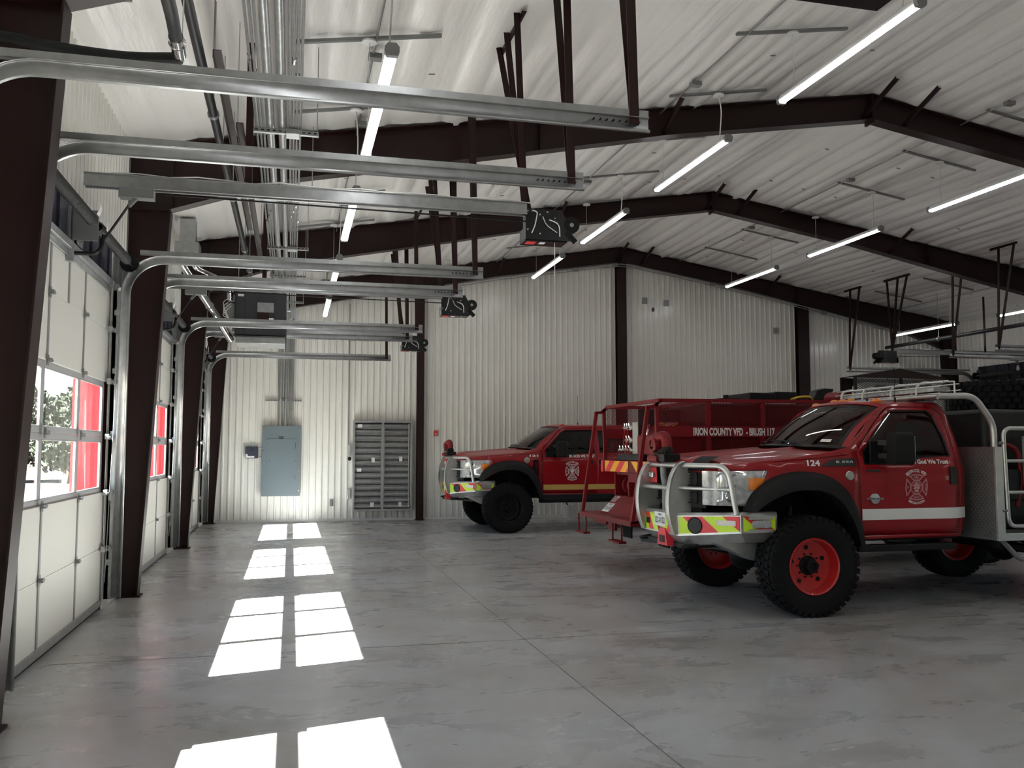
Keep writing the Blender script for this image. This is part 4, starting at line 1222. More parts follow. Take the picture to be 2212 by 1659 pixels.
# ================================================================ pickup based trucks
def fore_truck(name, loc, label, cfg):
    """origin: ground point under the middle of the front axle; +x is rearwards, -y the near side"""
    r = empty(name, loc, label, 'fire truck')
    ox, oy, oz = loc
    red = M_red
    def W(x, z):
        w = 1.0 - max(0, 1.0 - z) * 0.10 + 0.012 * math.exp(-((z - 1.38) / 0.10) ** 2)
        if z > 1.52: w -= 0.05 * min(1, (z - 1.52) / 0.2)
        if z > 1.72: w -= (z - 1.72) * 0.36
        if x < -0.35: w -= 0.11 * ((-0.35 - x) / 0.5) ** 2
        if x > 1.9 and cfg['short']: w -= 0.10 * max(0, (x - 1.9) / 0.29) ** 2
        return w
    def side(s, off=0.0):
        return lambda x, z: (ox + x, oy + s * (W(x, z) + off), oz + z)
    RE = cfg['rear']                       # rear edge of the cab
    H = cfg['roof']
    if cfg['short']:
        rearpts = [(RE - 0.25, H - 0.005), (RE - 0.15, H - 0.045), (RE - 0.09, H - 0.15), (RE - 0.04, 1.86), (RE - 0.01, 1.52), (RE, 1.10), (RE - 0.03, 0.88), (RE - 0.12, 0.76)]
    else:
        rearpts = [(RE - 0.12, H), (RE, H - 0.10), (RE, 1.8), (RE, 1.50), (RE, 0.76)]
    outline = [(-0.84, 1.555), (-0.3, 1.60), (0.3, 1.675), (0.68, 1.75), (0.92, 1.95), (1.17, H - 0.075), (1.27, H - 0.025), (1.45, H - 0.005)] + rearpts
    outline += [(0.80, 0.76), (0.72, 0.80), (0.69, 0.95), (0.58, 1.12), (0.40, 1.26), (0.10, 1.31), (-0.16, 1.27), (-0.34, 1.18), (-0.44, 1.10), (-0.50, 1.14), (-0.42, 1.32), (-0.335, 1.51), (-0.84, 1.50)]
    dr = cfg['door_rear']
    door = [(0.79, 0.80), (0.79, 1.70), (0.95, 1.885), (1.19, 2.115), (1.32, H - 0.055), (dr - 0.20, H - 0.045), (dr - 0.09, H - 0.12), (dr - 0.05, 1.95), (dr, 1.60), (dr, 0.80)]
    if not cfg['short']: door = [(0.79, 0.80), (0.79, 1.70), (0.95, 1.885), (1.19, 2.115), (1.32, H - 0.055), (dr - 0.02, H - 0.045), (dr, H - 0.06), (dr, 0.80)]
    def inset(poly, d):
        cx = sum(p[0] for p in poly) / len(poly); cy = sum(p[1] for p in poly) / len(poly)
        return [(p[0] + (d if p[0] < cx else -d) * (abs(p[0] - cx) > 0.12), p[1] + (d if p[1] < cy else -d)) for p in poly]
    doori = inset(door, 0.006)
    wr = dr - (0.15 if cfg['short'] else 0.10)
    if cfg['short']: win = [(0.86, 1.575), (0.86, 1.70), (1.0, 1.845), (1.22, 2.06), (1.34, H - 0.10), (wr - 0.12, H - 0.09), (wr - 0.06, H - 0.15), (wr, 1.90), (wr + 0.03, 1.655), (1.56, 1.645), (1.48, 1.575)]
    else: win = [(0.86, 1.575), (0.86, 1.70), (1.0, 1.845), (1.22, 2.06), (1.34, H - 0.10), (wr + 0.02, H - 0.09), (wr + 0.04, 1.655), (1.56, 1.645), (1.42, 1.575)]
    XC = [x * 0.1 for x in range(-9, 40)]; ZC = [0.8, 0.9, 1.0, 1.1, 1.2, 1.28, 1.34, 1.4, 1.46, 1.52, 1.58, 1.65, 1.72, 1.8, 1.9, 2.0, 2.1, 2.18, 2.22]
    holes = [door]
    rwin = None
    if not cfg['short']:
        rwin = [(dr + 0.06, 1.66), (dr + 0.06, H - 0.10), (RE - 0.18, H - 0.12), (RE - 0.10, 1.9), (RE - 0.10, 1.66)]
        holes.append(rwin)
    for s in (-1, 1):
        nm = 'near' if s < 0 else 'far'
        sheet(outline, holes, side(s), XC, ZC, 'side_body', red, r, solid=0.012)
        d = sheet(doori, [win], side(s, 0.001), XC, ZC, 'door', red, r, solid=0.012)
        sheet(inset(win, 0.0), [], side(s, -0.012), XC, ZC, 'side_window', M_tint if cfg['short'] else M_blackglass, d)
        mb = MB()
        n = len(win)
        for i in range(n):
            a, b = win[i], win[(i + 1) % n]
            mb.bar(side(s, 0.004)(*a), side(s, 0.004)(*b), 0.016, 0.016)
        mb.build('window_seal', M_black, d, smooth=0)
        mb = MB()
        hx = cfg['handle']
        pts = rrect(hx - 0.05 if cfg['short'] else hx - 0.11, hx + 0.05 if cfg['short'] else hx + 0.0, 1.34 if cfg['short'] else 1.42, 1.54 if cfg['short'] else 1.51, 0.02, 3)
        mb.prism(pts, lambda a, b: side(s, 0.002)(a, b), lambda a, b: side(s, 0.022)(a, b)); mb.build('door_handle', M_black, d)
        if not cfg['short']:
            mb = MB(); pts = rrect(dr + 0.03, dr + 0.13, 1.42, 1.51, 0.02, 3)
            mb.prism(pts, lambda a, b: side(s, 0.002)(a, b), lambda a, b: side(s, 0.022)(a, b)); mb.build('rear_door_handle', M_black, r)
            sheet(rwin, [], side(s, -0.012), XC, ZC, 'rear_side_window', M_blackglass, r)
        # reflective stripe
        st = [(0.80, cfg['stz'][0]), (0.80, cfg['stz'][1]), (RE - 0.002 if cfg['short'] else RE, cfg['stz'][1]), (RE - 0.002 if cfg['short'] else RE, cfg['stz'][0])]
        sheet(st, [], side(s, 0.0105), XC, ZC, 'reflective_stripe', cfg['stripe'], r)
        # wheel arch flare
        O = [(-0.60, 1.08), (-0.55, 1.22), (-0.42, 1.36), (-0.20, 1.46), (0.06, 1.495), (0.33, 1.46), (0.54, 1.35), (0.68, 1.16), (0.75, 0.95), (0.80, 0.70)]
        I = [(-0.54, 1.08), (-0.47, 1.14), (-0.34, 1.22), (-0.13, 1.29), (0.07, 1.305), (0.25, 1.28), (0.42, 1.19), (0.54, 1.04), (0.62, 0.88), (0.68, 0.70)]
        def up(P, n=4):
            out = []
            for i in range(len(P) - 1):
                p0 = P[max(i - 1, 0)]; p1 = P[i]; p2 = P[i + 1]; p3 = P[min(i + 2, len(P) - 1)]
                for k in range(n):
                    t = k / n
                    out.append(tuple(0.5 * (2 * p1[j] + (p2[j] - p0[j]) * t + (2 * p0[j] - 5 * p1[j] + 4 * p2[j] - p3[j]) * t * t + (-p0[j] + 3 * p1[j] - 3 * p2[j] + p3[j]) * t ** 3) for j in (0, 1)))
            out.append(P[-1]); return out
        Ou, Iu = up(O), up(I)
        mb = MB(); rows = []
        for (o_, i_) in zip(Ou, Iu):
            m1 = (o_[0] * 0.8 + i_[0] * 0.2, o_[1] * 0.8 + i_[1] * 0.2); m2 = (o_[0] * 0.45 + i_[0] * 0.55, o_[1] * 0.45 + i_[1] * 0.55)
            w0 = W(o_[0], min(o_[1], 1.3))
            rows.append([(ox + o_[0], oy + s * (w0 - 0.02), oz + o_[1]), (ox + o_[0], oy + s * (w0 + 0.03), oz + o_[1]), (ox + m1[0], oy + s * (w0 + 0.12), oz + m1[1]), (ox + m2[0], oy + s * (w0 + 0.165), oz + m2[1]), (ox + i_[0], oy + s * (w0 + 0.18), oz + i_[1]), (ox + i_[0], oy + s * (w0 + 0.02), oz + i_[1])])
        mb.loft(rows); mb.build('fender_flare', M_flare, r, smooth=60)
        # inner wheel well
        mb = MB(); mb.loft([[(ox + a, oy + s * (W(a, 1.2) - 0.01), oz + b), (ox + a, oy + s * 0.42, oz + b)] for (a, b) in Iu]); mb.build('wheel_well', M_black, r)
        # headlight
        hl = [(-0.865, 1.14), (-0.865, 1.50), (-0.335, 1.505), (-0.37, 1.40), (-0.44, 1.28), (-0.54, 1.135)]
        h = sheet(hl, [], side(s, 0.006), XC, [1.2, 1.3, 1.4], 'headlight', M_lens, r, solid=0.01)
        mb = MB()
        xf = lambda y: -0.985 + 0.125 * (abs(y) / 0.9) ** 3
        mb.grid(lambda u, v: (ox + xf(0.70 + 0.195 * u) - 0.004, oy + s * (0.70 + 0.195 * u), oz + 1.14 + 0.36 * v), 5, 4); mb.build('headlight_face', M_lens, h)
        sheet([(-0.55, 1.30), (-0.55, 1.43), (-0.37, 1.43), (-0.40, 1.345), (-0.43, 1.30)], [], side(s, 0.016), XC, [], 'amber_marker', M_amber, h, solid=0.004)
        mb = MB()
        for (px, pz, q) in ((-0.72, 1.24, 0.07), (-0.70, 1.41, 0.06)): mb.lathe([(0.0, 0.0), (q * 0.5, 0.003), (q, 0.012), (q * 1.1, 0.008)], (ox + px, oy + s * (W(px, pz) + 0.006), oz + pz), (0, s, 0), 20)
        mb.build('reflector_bowl', M_chrome, h)
        # towing mirror
        mb = MB()
        my = s * (W(1.0, 1.7) + 0.26)
        mb.prism(rrect(-0.115, 0.115, 1.565, 1.91, 0.05, 4), lambda a, b: (ox + 1.14 - 0.11, oy + my + a * 0.7, oz + b), lambda a, b: (ox + 1.14 + 0.10, oy + my + a * 0.95, oz + b))
        mir = mb.build('mirror', M_flare, r, bevel=0.008)
        mb = MB()
        for z in (1.66, 1.80): mb.bar((ox + 1.05, oy + s * W(1.0, 1.66), oz + z), (ox + 1.15, oy + my, oz + z), 0.07, 0.06)
        mb.bb(ox + 0.93, ox + 1.10, min(oy + s * W(1, 1.66), oy + s * (W(1, 1.66) + 0.03)), max(oy + s * W(1, 1.66), oy + s * (W(1, 1.66) + 0.03)), oz + 1.58, oz + 1.82)
        mb.build('mirror_arm', M_black, mir, bevel=0.006)
        mb = MB(); mb.prism(rrect(-0.095, 0.095, 1.59, 1.885, 0.04, 4), lambda a, b: (ox + 1.251, oy + my + a, oz + b), lambda a, b: (ox + 1.255, oy + my + a, oz + b)); mb.build('mirror_glass', M_chrome, mir)
        # rocker step
        mb = MB(); mb.bb(ox + 0.72, ox + (1.95 if cfg['short'] else 3.0), min(oy + s * 0.93, oy + s * 1.05), max(oy + s * 0.93, oy + s * 1.05), oz + 0.63, oz + 0.70); mb.build('side_step', M_black, r, bevel=0.01)
    # hood
    def wf(x): return W(x, 1.56)
    def xfront(y): return -0.985 + 0.14 * (abs(y) / 0.9) ** 2.6
    def xrear(y): return 0.30 + 0.36 * (abs(y) / 0.95) ** 2.2
    def hood(u, v):
        s = 2 * v - 1
        uu = max(0.0, (u - 0.08) / 0.92)
        yb = s * 0.955
        x = xfront(yb) + (xrear(yb) - xfront(yb)) * uu
        ye = s * (W(x, 1.56) - 0.0)
        ze = 1.56 + 0.075 * (x + 0.84) + 0.03 * max(0, x - 0.3)
        zc_ = ze + 0.075 + 0.02 * math.exp(-((abs(s) - 0.42) / 0.10) ** 2) + (0.02 if abs(s) < 0.42 else 0.0)
        z = ze + (zc_ - ze) * (1 - abs(s) ** 4.0)
        nose = max(0, 0.22 - uu) / 0.22
        z -= 0.055 * nose ** 2.2
        if u < 0.08: z -= 0.075 * (1 - u / 0.08); x -= 0.006
        return (ox + x, oy + ye, oz + z)
    mb = MB(); mb.grid(hood, 36, 40); mb.build('hood', red, r, smooth=60, solid=0.008)
    # cowl
    mb = MB()
    mb.grid(lambda u, v: (ox + xrear((2 * v - 1) * 0.95) + 0.07 * u, oy + (2 * v - 1) * 0.93, oz + 1.735 + 0.045 * (1 - (2 * v - 1) ** 2) + 0.02 * u), 2, 20); mb.build('cowl_panel', M_black, r)
    # windscreen
    def ws(u, v):                          # u bottom->top, v near->far
        s = 2 * v - 1
        xb, zb = 0.36 + 0.35 * abs(s) ** 2.2, 1.765 - 0.02 * s * s
        xt, zt = 1.12 + 0.13 * abs(s) ** 2.2, H - 0.005 - 0.065 * abs(s) ** 3
        yb, yt = 0.915, W(1.2, H - 0.08) - 0.005
        x = xb + (xt - xb) * u - 0.035 * math.sin(PI * u); z = zb + (zt - zb) * u
        return (ox + x, oy + s * (yb + (yt - yb) * u), oz + z + 0.02 * math.sin(PI * u))
    mb = MB(); mb.grid(lambda u, v: ws(0.03 + 0.93 * u, 0.035 + 0.93 * v), 12, 24); g = mb.build('windscreen', M_wsglass, r, smooth=80)
    mb = MB()
    for (v0, v1) in ((0.0, 0.04), (0.96, 1.0)): mb.grid(lambda u, v: ws(u, v0 + (v1 - v0) * v), 12, 2)
    mb.build('windscreen_pillar', red, r, smooth=60)
    mb = MB()
    def band(v0, v1, u0, u1, off=0.002):
        mb.grid(lambda u, v: tuple(Vector(ws(u0 + (u1 - u0) * u, v0 + (v1 - v0) * v)) + Vector((-0.6, 0, 0.8)) * off), 12, 12)
    band(0.035, 0.055, 0, 1); band(0.945, 0.965, 0, 1); band(0.04, 0.96, 0.94, 1.0); band(0.04, 0.96, 0.0, 0.05)
    mb.build('windscreen_border', M_black, g, smooth=60)
    mb = MB()
    for (v0, v1) in ((0.30, 0.60), (0.62, 0.90)):
        a = Vector(ws(0.04, v0)); b = Vector(ws(0.09, v1)); up_ = Vector((-0.02, 0, 0.02))
        mb.tube([a + up_, (a + b) / 2 + up_ * 1.6, b + up_], 0.010, 6)
    mb.build('wiper', M_black, r)
    if cfg['short']:
        mb = MB(); a = [ws(0.10, 0.16), ws(0.10, 0.10), ws(0.16, 0.10), ws(0.16, 0.16)]; mb.add([tuple(Vector(p) + Vector((-0.006, 0, 0.006))) for p in a], [(0, 1, 2, 3)]); mb.build('windscreen_sticker', M_paper, g, smooth=0)
    # roof
    XR = RE - (0.21 if cfg['short'] else 0.06)
    def roof(u, v):
        s = 2 * v - 1
        xf_ = 1.12 + 0.13 * abs(s) ** 2.2
        x = xf_ + (XR - xf_) * u
        yw_ = W(x, H - 0.03)
        z = H + 0.045 * (1 - abs(s) ** 2.5) - 0.03 * abs(s) ** 10
        z -= 0.035 * max(0, (0.10 - u) / 0.10) ** 1.5 * (1.0) + 0.0
        z -= 0.03 * max(0, (u - 0.85) / 0.15) ** 2
        return (ox + x, oy + s * yw_, oz + z)
    mb = MB(); mb.grid(roof, 24, 32); mb.build('roof', red, r, smooth=60, solid=0.01)
    # cab back
    rp = [(XR, H)] + [p for p in rearpts if p[0] > XR + 0.01] if cfg['short'] else [(RE, H - 0.05), (RE, 0.76)]
    mb = MB(); rows = []
    for (x, z) in rp:
        rows.append([(ox + x + 0.015 * (1 - (2 * j / 10 - 1) ** 2), oy + (2 * j / 10 - 1) * (W(x, z) - 0.002), oz + z + (0.04 * (1 - abs(2 * j / 10 - 1) ** 2.5) if z > H - 0.03 else 0)) for j in range(11)])
    mb.loft(rows); mb.build('cab_back', red, r, smooth=50)
    # roof marker lamps
    if cfg['short']:
        for (yy) in (-0.60, -0.17, 0.0, 0.17, 0.60):
            mb = MB(); xx = 1.29 + 0.04 * (abs(yy) / 0.7) ** 2
            mb.sphere((ox + xx, oy + yy, oz + H + 0.042 - 0.03 * (yy / 0.7) ** 2), 0.052, 12, 0, (1.25, 0.8, 0.75)); mb.build('marker_lamp', M_amber, r)
    else:
        for (yy) in (-0.60, -0.17, 0.0, 0.17, 0.60):
            mb = MB(); mb.sphere((ox + 1.28 + 0.1 * (yy / .7) ** 2, oy + yy, oz + H + 0.025), 0.035, 10, 0, (1.4, 0.9, 0.6)); mb.build('marker_lamp', M_redref, r)
    # interior
    mb = MB(); mb.bb(ox + 0.5, ox + 0.95, oy - 0.84, oy + 0.84, oz + 1.35, oz + 1.70); mb.build('dashboard', M_black, r, bevel=0.04)
    for s in (-1, 1):
        mb = MB(); mb.bb(ox + 1.25, ox + 1.8, oy + s * 0.45 - 0.25, oy + s * 0.45 + 0.25, oz + 1.15, oz + 1.32)
        mb.prism(rrect(-0.24, 0.24, 1.30, 1.88, 0.08, 3), lambda a, b: (ox + 1.68 + (b - 1.3) * 0.15, oy + s * 0.45 + a, oz + b), lambda a, b: (ox + 1.80 + (b - 1.3) * 0.15, oy + s * 0.45 + a, oz + b))
        mb.prism(rrect(-0.12, 0.12, 1.88, 2.05, 0.04, 3), lambda a, b: (ox + 1.78, oy + s * 0.45 + a, oz + b), lambda a, b: (ox + 1.87, oy + s * 0.45 + a, oz + b))
        mb.build('seat', M_seat, r, bevel=0.02)
    mb = MB()
    t = 0.35
    ring = [(ox + 1.08 + 0.19 * math.sin(a) * math.sin(t), oy + -0.42 + 0.19 * math.cos(a), oz + 1.66 + 0.19 * math.sin(a) * math.cos(t)) for a in [2 * PI * i / 24 for i in range(25)]]
    mb.tube(ring, 0.016, 8, cap=False); mb.tube([(ox + 1.08, oy - 0.42, oz + 1.66), (ox + 0.85, oy - 0.42, oz + 1.60)], 0.03, 8); mb.build('steering_wheel', M_black, r)
    # grille
    mb = MB(); mb.grid(lambda u, v: (ox + xfront((2 * v - 1) * 0.70) + 0.02, oy + (2 * v - 1) * 0.70, oz + 1.10 + 0.42 * u), 2, 16); gr = mb.build('grille', M_black, r)
    mb = MB()
    for (z0, z1) in ((1.34, 1.48), (1.15, 1.29)):
        for (y0, y1) in ((-0.60, -0.34), (-0.28, 0.28), (0.34, 0.60)):
            xx = xfront((y0 + y1) / 2)
            rr_ = rrect(y0, y1, z0, z1, 0.03, 3); n = len(rr_)
            for i in range(n):
                a, b = rr_[i], rr_[(i + 1) % n]
                mb.bar((ox + xfront(a[0]) - 0.005, oy + a[0], oz + a[1]), (ox + xfront(b[0]) - 0.005, oy + b[0], oz + b[1]), 0.014, 0.014)
            for k in range(3):
                zz = z0 + (z1 - z0) * (k + 1) / 4
                mb.bar((ox + xfront(y0) + 0.005, oy + y0, oz + zz), (ox + xfront(y1) + 0.005, oy + y1, oz + zz), 0.008, 0.008)
    mb.build('grille_bars', M_flare, gr, smooth=0)
    mb = MB(); mb.lathe([(0.0, -0.02), (0.05, -0.018), (0.06, 0.0)], (ox - 1.0, oy, oz + 1.41), (1, 0, 0), 20); 
    # chassis: rails, axle, springs, floor pan, engine block
    mb = MB()
    LX = cfg['len']
    for s in (-1, 1): mb.bb(ox - 0.85, ox + LX, oy + s * 0.43 - 0.04, oy + s * 0.43 + 0.04, oz + 0.68, oz + 0.86)
    for x in (-0.6, 0.5, 1.5, 2.6): mb.bb(ox + x, ox + x + 0.08, oy - 0.43, oy + 0.43, oz + 0.70, oz + 0.84)
    mb.build('chassis_rails', M_black, r, bevel=0.008)
    mb = MB(); mb.bb(ox - 0.8, ox + RE - 0.05, oy - 0.90, oy + 0.90, oz + 0.80, oz + 0.86) if False else mb.bb(ox + 0.75, ox + RE - 0.05, oy - 0.90, oy + 0.90, oz + 0.78, oz + 0.84)
    mb.bb(ox - 0.8, ox + 0.75, oy - 0.42, oy + 0.42, oz + 0.80, oz + 1.45); mb.build('engine_bay', M_black, r, smooth=0)
    for ax_, nm in ((0.0, 'front_axle'), (3.64, 'rear_axle')):
        if ax_ > 1 and not cfg['rearwheels']: continue
        mb = MB(); mb.cyl((ox + ax_, oy - 0.95, oz + 0.51), (ox + ax_, oy + 0.95, oz + 0.51), 0.06, 14); mb.sphere((ox + ax_, oy + 0.12, oz + 0.51), 0.19, 16)
        mb.bar((ox + ax_ - 0.12, oy - 0.8, oz + 0.50), (ox + ax_ - 0.12, oy + 0.8, oz + 0.56), 0.045, 0.045); mb.build(nm, M_black, r)
        for s in (-1, 1):
            mb = MB()
            for k in range(4): mb.tube([(ox + ax_ - 0.65 + 0.1 * k, oy + s * 0.52, oz + 0.72 - 0.025 * k), (ox + ax_, oy + s * 0.52, oz + 0.60 - 0.02 * k), (ox + ax_ + 0.65 - 0.1 * k, oy + s * 0.52, oz + 0.72 - 0.025 * k)], 0.022, 6)
            mb.tube([(ox + ax_ + 0.1, oy + s * 0.66, oz + 0.5), (ox + ax_ + 0.18, oy + s * 0.60, oz + 1.1)], 0.035, 10)
            mb.build('leaf_spring', M_black, r)
    # wheels
    for s in (-1, 1):
        wheel(r, cfg.get('wx', 0.0), s * 1.06, s, 0.52, 0.36, 0.285, cfg['rim'], cfg['rimstyle'])
        if cfg['rearwheels']: wheel(r, 3.64, s * 1.06, s, 0.52, 0.36, 0.285, cfg['rim'], cfg['rimstyle'])
    # ---- aluminium front bumper
    plan = [(-0.26, 1.07), (-0.68, 1.07), (-1.11, 0.46), (-1.11, -0.46), (-0.68, -1.07), (-0.26, -1.07)]
    tops = [1.075, 1.075, 1.04, 1.04, 1.075, 1.075]; bots = [0.86, 0.86, 0.79, 0.79, 0.86, 0.86]
    mb = MB(); rows = []
    for (x, y), t_, b_ in zip(plan, tops, bots):
        ix = 0.12 if abs(y) < 0.5 else (0.07 if x < -0.5 else 0.0); iy = -0.08 * (1 if y > 0 else -1) if abs(y) > 1 else 0
        lowx = 0.10 if abs(y) < 0.5 else 0.08
        rows.append([(ox + x + ix, oy + y + iy, oz + t_ + 0.005), (ox + x + ix * 0.2, oy + y + iy * 0.2, oz + t_), (ox + x - 0.004, oy + y, oz + t_ - 0.03), (ox + x, oy + y, oz + b_), (ox + x + lowx, oy + y + iy * 0.8, oz + b_ - 0.10), (ox + x + lowx + 0.12, oy + y + iy, oz + b_ - 0.11)])
    mb.loft(rows); bump = mb.build('bumper', M_alu, r, smooth=25, solid=0.008)
    # reflective chevrons
    def chev(p0, p1, z0f, z1f, n, slant, name):
        P0 = Vector((ox + p0[0], oy + p0[1], 0)); P1 = Vector((ox + p1[0], oy + p1[1], 0)); L = (P1 - P0).length
        nrm = Vector((0, 0, 1)).cross((P1 - P0).normalized())
        if nrm.x > 0: nrm = -nrm
        if abs(nrm.x) < 0.2 and (nrm.y * (p0[1])) < 0: nrm = -nrm
        A = MB(); B = A
        def pt(t, v):
            t = min(max(t, 0), 1); z = (z0f[0] * (1 - t) + z0f[1] * t) * (1 - v) + (z1f[0] * (1 - t) + z1f[1] * t) * v
            q = P0 + (P1 - P0) * t + nrm * 0.008
            return (q.x, q.y, oz + z)
        m = 10
        for k in range(-2, n + 2):
            mi = k % 2
            pts = []
            for j in range(m):
                v0, v1 = j / m, (j + 1) / m
                a0 = (k + slant * v0) / n; b0 = (k + 1 + slant * v0) / n; a1 = (k + slant * v1) / n; b1 = (k + 1 + slant * v1) / n
                if max(b0, b1) <= 0 or min(a0, a1) >= 1: continue
                A.add([pt(a0, v0), pt(b0, v0), pt(b1, v1), pt(a1, v1)], [(0, 1, 2, 3)], mi)
        A.build('chevron_marking', [M_lime, M_redref], bump, smooth=0)
    for s in (-1, 1):
        chev((-1.10, s * 0.47), (-0.69, s * 1.06), (0.815, 0.88), (1.00, 1.035), 3, -0.8, 'w')
        chev((-0.66, s * 1.071), (-0.29, s * 1.071), (0.88, 0.88), (1.035, 1.035), 2, -1.0, 'e')
        chev((-1.1135, s * 0.04), (-1.1135, s * 0.42), (0.81, 0.81), (1.0, 1.0), 3, 1.0, 'c')
        d = Vector((0.41, s * 0.59, 0)).normalized(); nn = Vector((-d.y * s, d.x * s, 0)); nn = nn if nn.x < 0 else -nn
        c = Vector((ox - 1.10, oy + s * 0.47, oz)) + d * 0.20 + Vector((0, 0, 0.915)) + nn * 0.012
        mb = MB(); mb.lathe([(0.0, 0.003), (0.078, 0.003), (0.084, 0.010), (0.090, 0.0)], c, nn, 28); mb.build('fog_lamp_hole', M_tank, bump)
        mb = MB(); c = Vector((ox - 0.46, oy + s * 1.085, oz + 0.955)); mb.prism(rrect(-0.11, 0.11, -0.04, 0.04, 0.035, 5), lambda a, b: (c.x + a, c.y, c.z + b), lambda a, b: (c.x + a, c.y + s * 0.02, c.z + b)); wl = mb.build('warning_light', M_lens, bump)
        mb = MB()
        for z in (1.02, 0.885): mb.bb(ox - 0.60, ox - 0.32, min(oy + s * 1.07, oy + s * 1.095), max(oy + s * 1.07, oy + s * 1.095), oz + z - 0.018, oz + z + 0.018)
        mb.build('light_bracket', M_alu, bump, smooth=0)
        c = Vector((ox - 1.10, oy + s * 0.47, oz)) + d * 0.56 + Vector((0, 0, 0.96)) + nn * 0.012
        mb = MB(); mb.bar(c - d * 0.10, c + d * 0.12, 0.006, 0.055); mb.build('latch_plate', M_chrome, bump, smooth=0)
        # shackle hooks and wing plate below
        mb = MB(); mb.tube(rough_path([(ox - 0.95, oy + s * 0.62, oz + 0.70), (ox - 1.12, oy + s * 0.60, oz + 0.68), (ox - 1.12, oy + s * 0.54, oz + 0.68), (ox - 0.95, oy + s * 0.52, oz + 0.69)], 0.05), 0.018, 8); mb.build('tow_hook', M_black, r)
        mb = MB(); mb.prism([(-0.85, 0.74), (-0.35, 0.80), (-0.42, 0.55)], lambda a, b: (ox + a, oy + s * 0.60, oz + b), lambda a, b: (ox + a, oy + s * 0.85, oz + b)); mb.build('skid_wedge', M_alu, r, smooth=0)
    mb = MB(); mb.bb(ox - 1.06, ox - 0.6, oy - 0.5, oy + 0.5, oz + 0.66, oz + 0.70); mb.bar((ox - 1.05, oy + 0.7, oz + 0.64), (ox - 0.2, oy - 0.75, oz + 0.62), 0.06, 0.05); mb.build('lower_crossmember', M_tank, r, smooth=0)
    mb = MB(); mb.prism([(-0.14, 0.66), (0.14, 0.66), (0.10, 0.80), (0.07, 0.85), (-0.07, 0.85), (-0.10, 0.80)], lambda a, b: (ox - 1.14, oy - 0.10 + a, oz + b), lambda a, b: (ox - 1.05, oy - 0.10 + a, oz + b)); hr = mb.build('hitch_plate', M_redref, r, smooth=0)
    mb = MB(); mb.bb(ox - 1.144, ox - 1.14, oy - 0.17, oy - 0.03, oz + 0.69, oz + 0.77); mb.build('receiver_hole', M_black, hr, smooth=0)
    for s in (-1, 1):
        mb = MB(); mb.bb(ox - 1.125, ox - 1.11, oy + s * 0.33 - 0.06, oy + s * 0.33 + 0.06, oz + 0.87, oz + 0.94); mb.build('bumper_slot', M_black, bump, bevel=0.01)
    # licence plate
    mb = MB(); pc = (ox - 1.128, oy - 0.02)
    mb.prism(rrect(-0.155, 0.155, 0.865, 1.02, 0.012, 2), lambda a, b: (pc[0], pc[1] - a, oz + b), lambda a, b: (pc[0] + 0.006, pc[1] - a, oz + b)); lp = mb.build('licence_plate', M_white, bump)
    mb = MB(); f = lambda y0, z0: (lambda u, v: (pc[0] - 0.002, pc[1] + y0 - u, oz + z0 + v))
    put_text(mb, 'TEXAS', f(0.05, 0.983), 0.10, 0.022, 0.02)
    if cfg['plate']: put_text(mb, cfg['plate'], f(0.135, 0.90), 0.27, 0.066, 0.02)
    mb.build('plate_lettering', M_ink, lp, smooth=0)
    # ---- grille guard
    gx = lambda p: (ox + p[0], oy + p[1], oz + p[2])
    curve = [(-1.02, 1.60), (-1.10, 1.55), (-1.17, 1.42), (-1.205, 1.25), (-1.21, 1.10), (-1.19, 0.95), (-1.14, 0.80)]
    gd = None
    for s in (-1, 1):
        mb = MB()
        poly = curve + [(-0.94, 0.86), (-0.94, 1.57)]
        mb.prism(poly, lambda a, b: (ox + a, oy + s * 0.43 - 0.01, oz + b), lambda a, b: (ox + a, oy + s * 0.43 + 0.01, oz + b)); mb.build('guard_plate', M_alu, r, smooth=0)
        mb = MB(); cu = up(curve, 3)
        mb.loft([[(ox + a - 0.012, oy + s * 0.43 - 0.048, oz + b), (ox + a - 0.018, oy + s * 0.43 - 0.035, oz + b), (ox + a - 0.018, oy + s * 0.43 + 0.035, oz + b), (ox + a - 0.012, oy + s * 0.43 + 0.048, oz + b), (ox + a + 0.004, oy + s * 0.43 + 0.044, oz + b), (ox + a + 0.004, oy + s * 0.43 - 0.044, oz + b)] for (a, b) in cu], closed=True); mb.build('guard_rim', M_alu, r)
        mb = MB(); mb.tube(rough_path([gx((-1.03, s * 0.44, 1.555)), gx((-0.80, s * 1.03, 1.555)), gx((-0.72, s * 1.05, 1.06))], 0.16, 8), 0.029, 14); mb.build('outer_hoop', M_alu, r)
        mb = MB(); mb.tube([gx((-1.08, s * 0.44, 1.31)), gx((-0.775, s * 1.03, 1.31))], 0.019, 12); mb.build('outer_rail', M_alu, r)
        mb = MB(); mb.bb(ox - 1.05, ox - 1.035, oy + s * 0.34 - 0.085, oy + s * 0.34 + 0.075, oz + 1.34, oz + 1.52); b_ = mb.build('light_backing', M_redref, r, bevel=0.01)
        mb = MB(); mb.bb(ox - 1.09, ox - 1.05, oy + s * 0.34 - 0.06, oy + s * 0.34 + 0.05, oz + 1.40, oz + 1.47); mb.build('strobe_light', M_lens, b_, bevel=0.012)
    mb = MB(); mb.tube([gx((-1.04, -0.43, 1.555)), gx((-1.04, 0.43, 1.555))], 0.030, 14); mb.build('top_rail', M_alu, r)
    mb = MB(); mb.tube([gx((-1.12, -0.43, 1.30)), gx((-1.12, 0.43, 1.30))], 0.026, 14); mb.build('middle_rail', M_alu, r)
